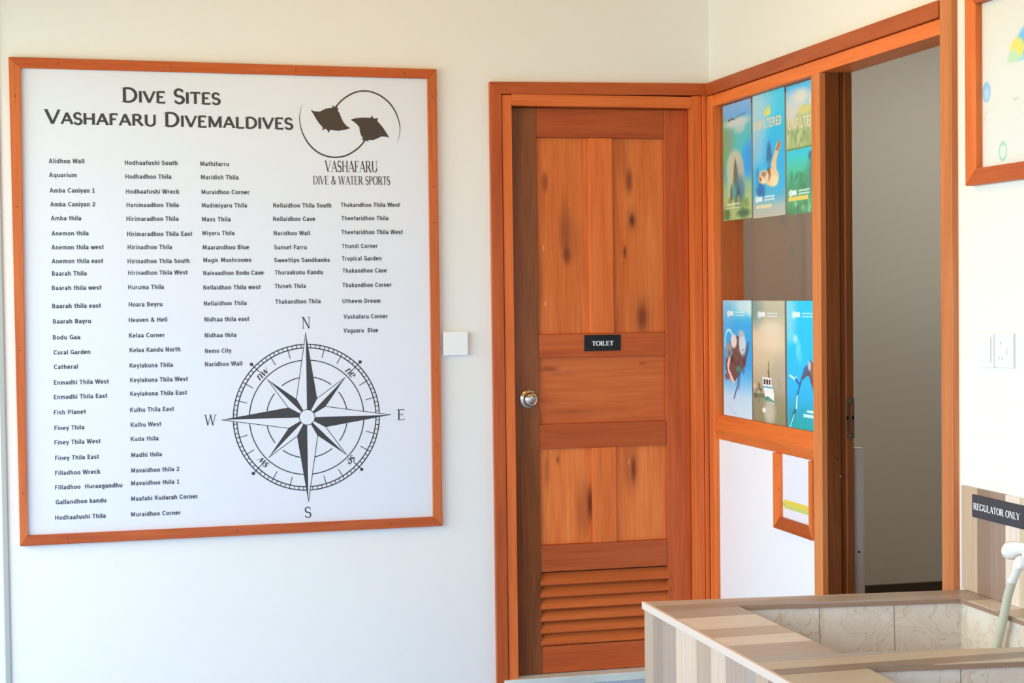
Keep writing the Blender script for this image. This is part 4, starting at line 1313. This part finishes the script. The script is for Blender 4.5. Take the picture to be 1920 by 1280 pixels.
# splash tiles on the wall
splash = thing('splashback', (0, -2.5, TZ), 'plank pattern splashback tiles on the right wall above the tub rim', 'splashback')
sy = ROOT[splash.name].y
sb = [(-2.9, CRM), (-2.6, TAUPE), (-2.4, (206, 190, 166)), (-2.2, (220, 204, 184)), (-2.105, (212, 194, 166)), (-2.046, (236, 220, 204)), (-1.973, (158, 132, 114)), (-1.91, (148, 120, 98)), (-1.866, (200, 172, 142)), (-1.80, (200, 172, 142))]
M['splash'] = stripes('splash_tile', -3.3 - sy, -1.80 - sy, [(y - sy, c) for y, c in sb])
MB().box(-.009, 0, -3.2, -1.826, TZ + .001, .864).build('wall_tile', M['splash'], splash, bevel=.001)
sign('tub_sign', (-.009, -2.01, .79), 'charcoal plate reading REGULATOR ONLY on the splashback tiles', (-.013, -.009, -2.129, -1.886, .790, .848), 'x',
     'REGULATOR ONLY', (-1.893, -2.116), .0165, .8105, M['charcoal'], .22, -.0132)

# ------------------------------------------------------------------ tap and hose
tap = thing('water_tap', (-.009, -2.262, .735), 'white plastic tap on the tiled splashback above the wash tub', 'tap')
MB().lathe((-.0095, -2.262, .735), (-1, 0, 0), [(0, .024), (.004, .024), (.006, .012), (.02, .012), (.02, .015), (.055, .016), (.075, .0165), (.095, .0165), (.1, .013), (.101, 0)], 24).build('body', M['plastic'], tap, smooth=True)
MB().tube([(-.098, -2.262, .738), (-.1, -2.252, .728), (-.1, -2.244, .714), (-.1, -2.236, .702), (-.1, -2.226, .690), (-.1, -2.220, .682)],
          [.012, .0125, .0105, .0095, .011, .0105], 18).build('spout', M['plastic'], tap, smooth=True)
MB().tube([(-.088, -2.262, .748), (-.089, -2.262, .762)], .008, 16).build('stem', M['plastic'], tap, smooth=True)
MB().tube([(-.086, -2.30, .770), (-.087, -2.285, .770), (-.088, -2.262, .768), (-.090, -2.240, .766), (-.093, -2.222, .760), (-.095, -2.208, .755), (-.096, -2.196, .751), (-.0965, -2.189, .749)],
          [.004, .010, .012, .015, .0205, .0225, .017, .003], 20).build('lever', M['plastic'], tap, smooth=True)
hp = [(-.1, -2.2245, .687), (-.1, -2.217, .674), (-.1, -2.204, .647), (-.1, -2.193, .617), (-.1, -2.178, .575), (-.102, -2.163, .53), (-.112, -2.15, .46), (-.135, -2.145, .37), (-.175, -2.15, .305), (-.24, -2.18, .283), (-.33, -2.22, .282)]


def spline3(p, n=5):
    a = smooth_path([(q[0], q[1]) for q in p], n)
    b = smooth_path([(q[0], q[2]) for q in p], n)
    return [(x, y, z) for (x, y), (_, z) in zip(a, b)]


h = MB().tube(spline3(hp), .0105, 18).build('hose', M['hose'], smooth=True)
tag(h, 'pale translucent hose hanging from the white tap into the tub', 'hose')

# ------------------------------------------------------------------ white pipe in the doorway
t = thing('plastic_pipe', (.1215, -.945, FL), 'white plastic pipe standing upright just inside the open doorway', 'pipe')
pm = MB().lathe((.1215, -.945, FL), (0, 0, 1), [(0, 0), (0, .0225), (.3, .0228), (.898, .0215), (.909, .0195), (.911, 0)], 32).build('tube', M['pvc'], t, smooth=True)
MB().lathe((.117, -.9672, .555), (-.15, -1, 0), [(-.002, .004), (.0006, .0036), (.0007, 0)], 12).build('hole', M['dark'], t)
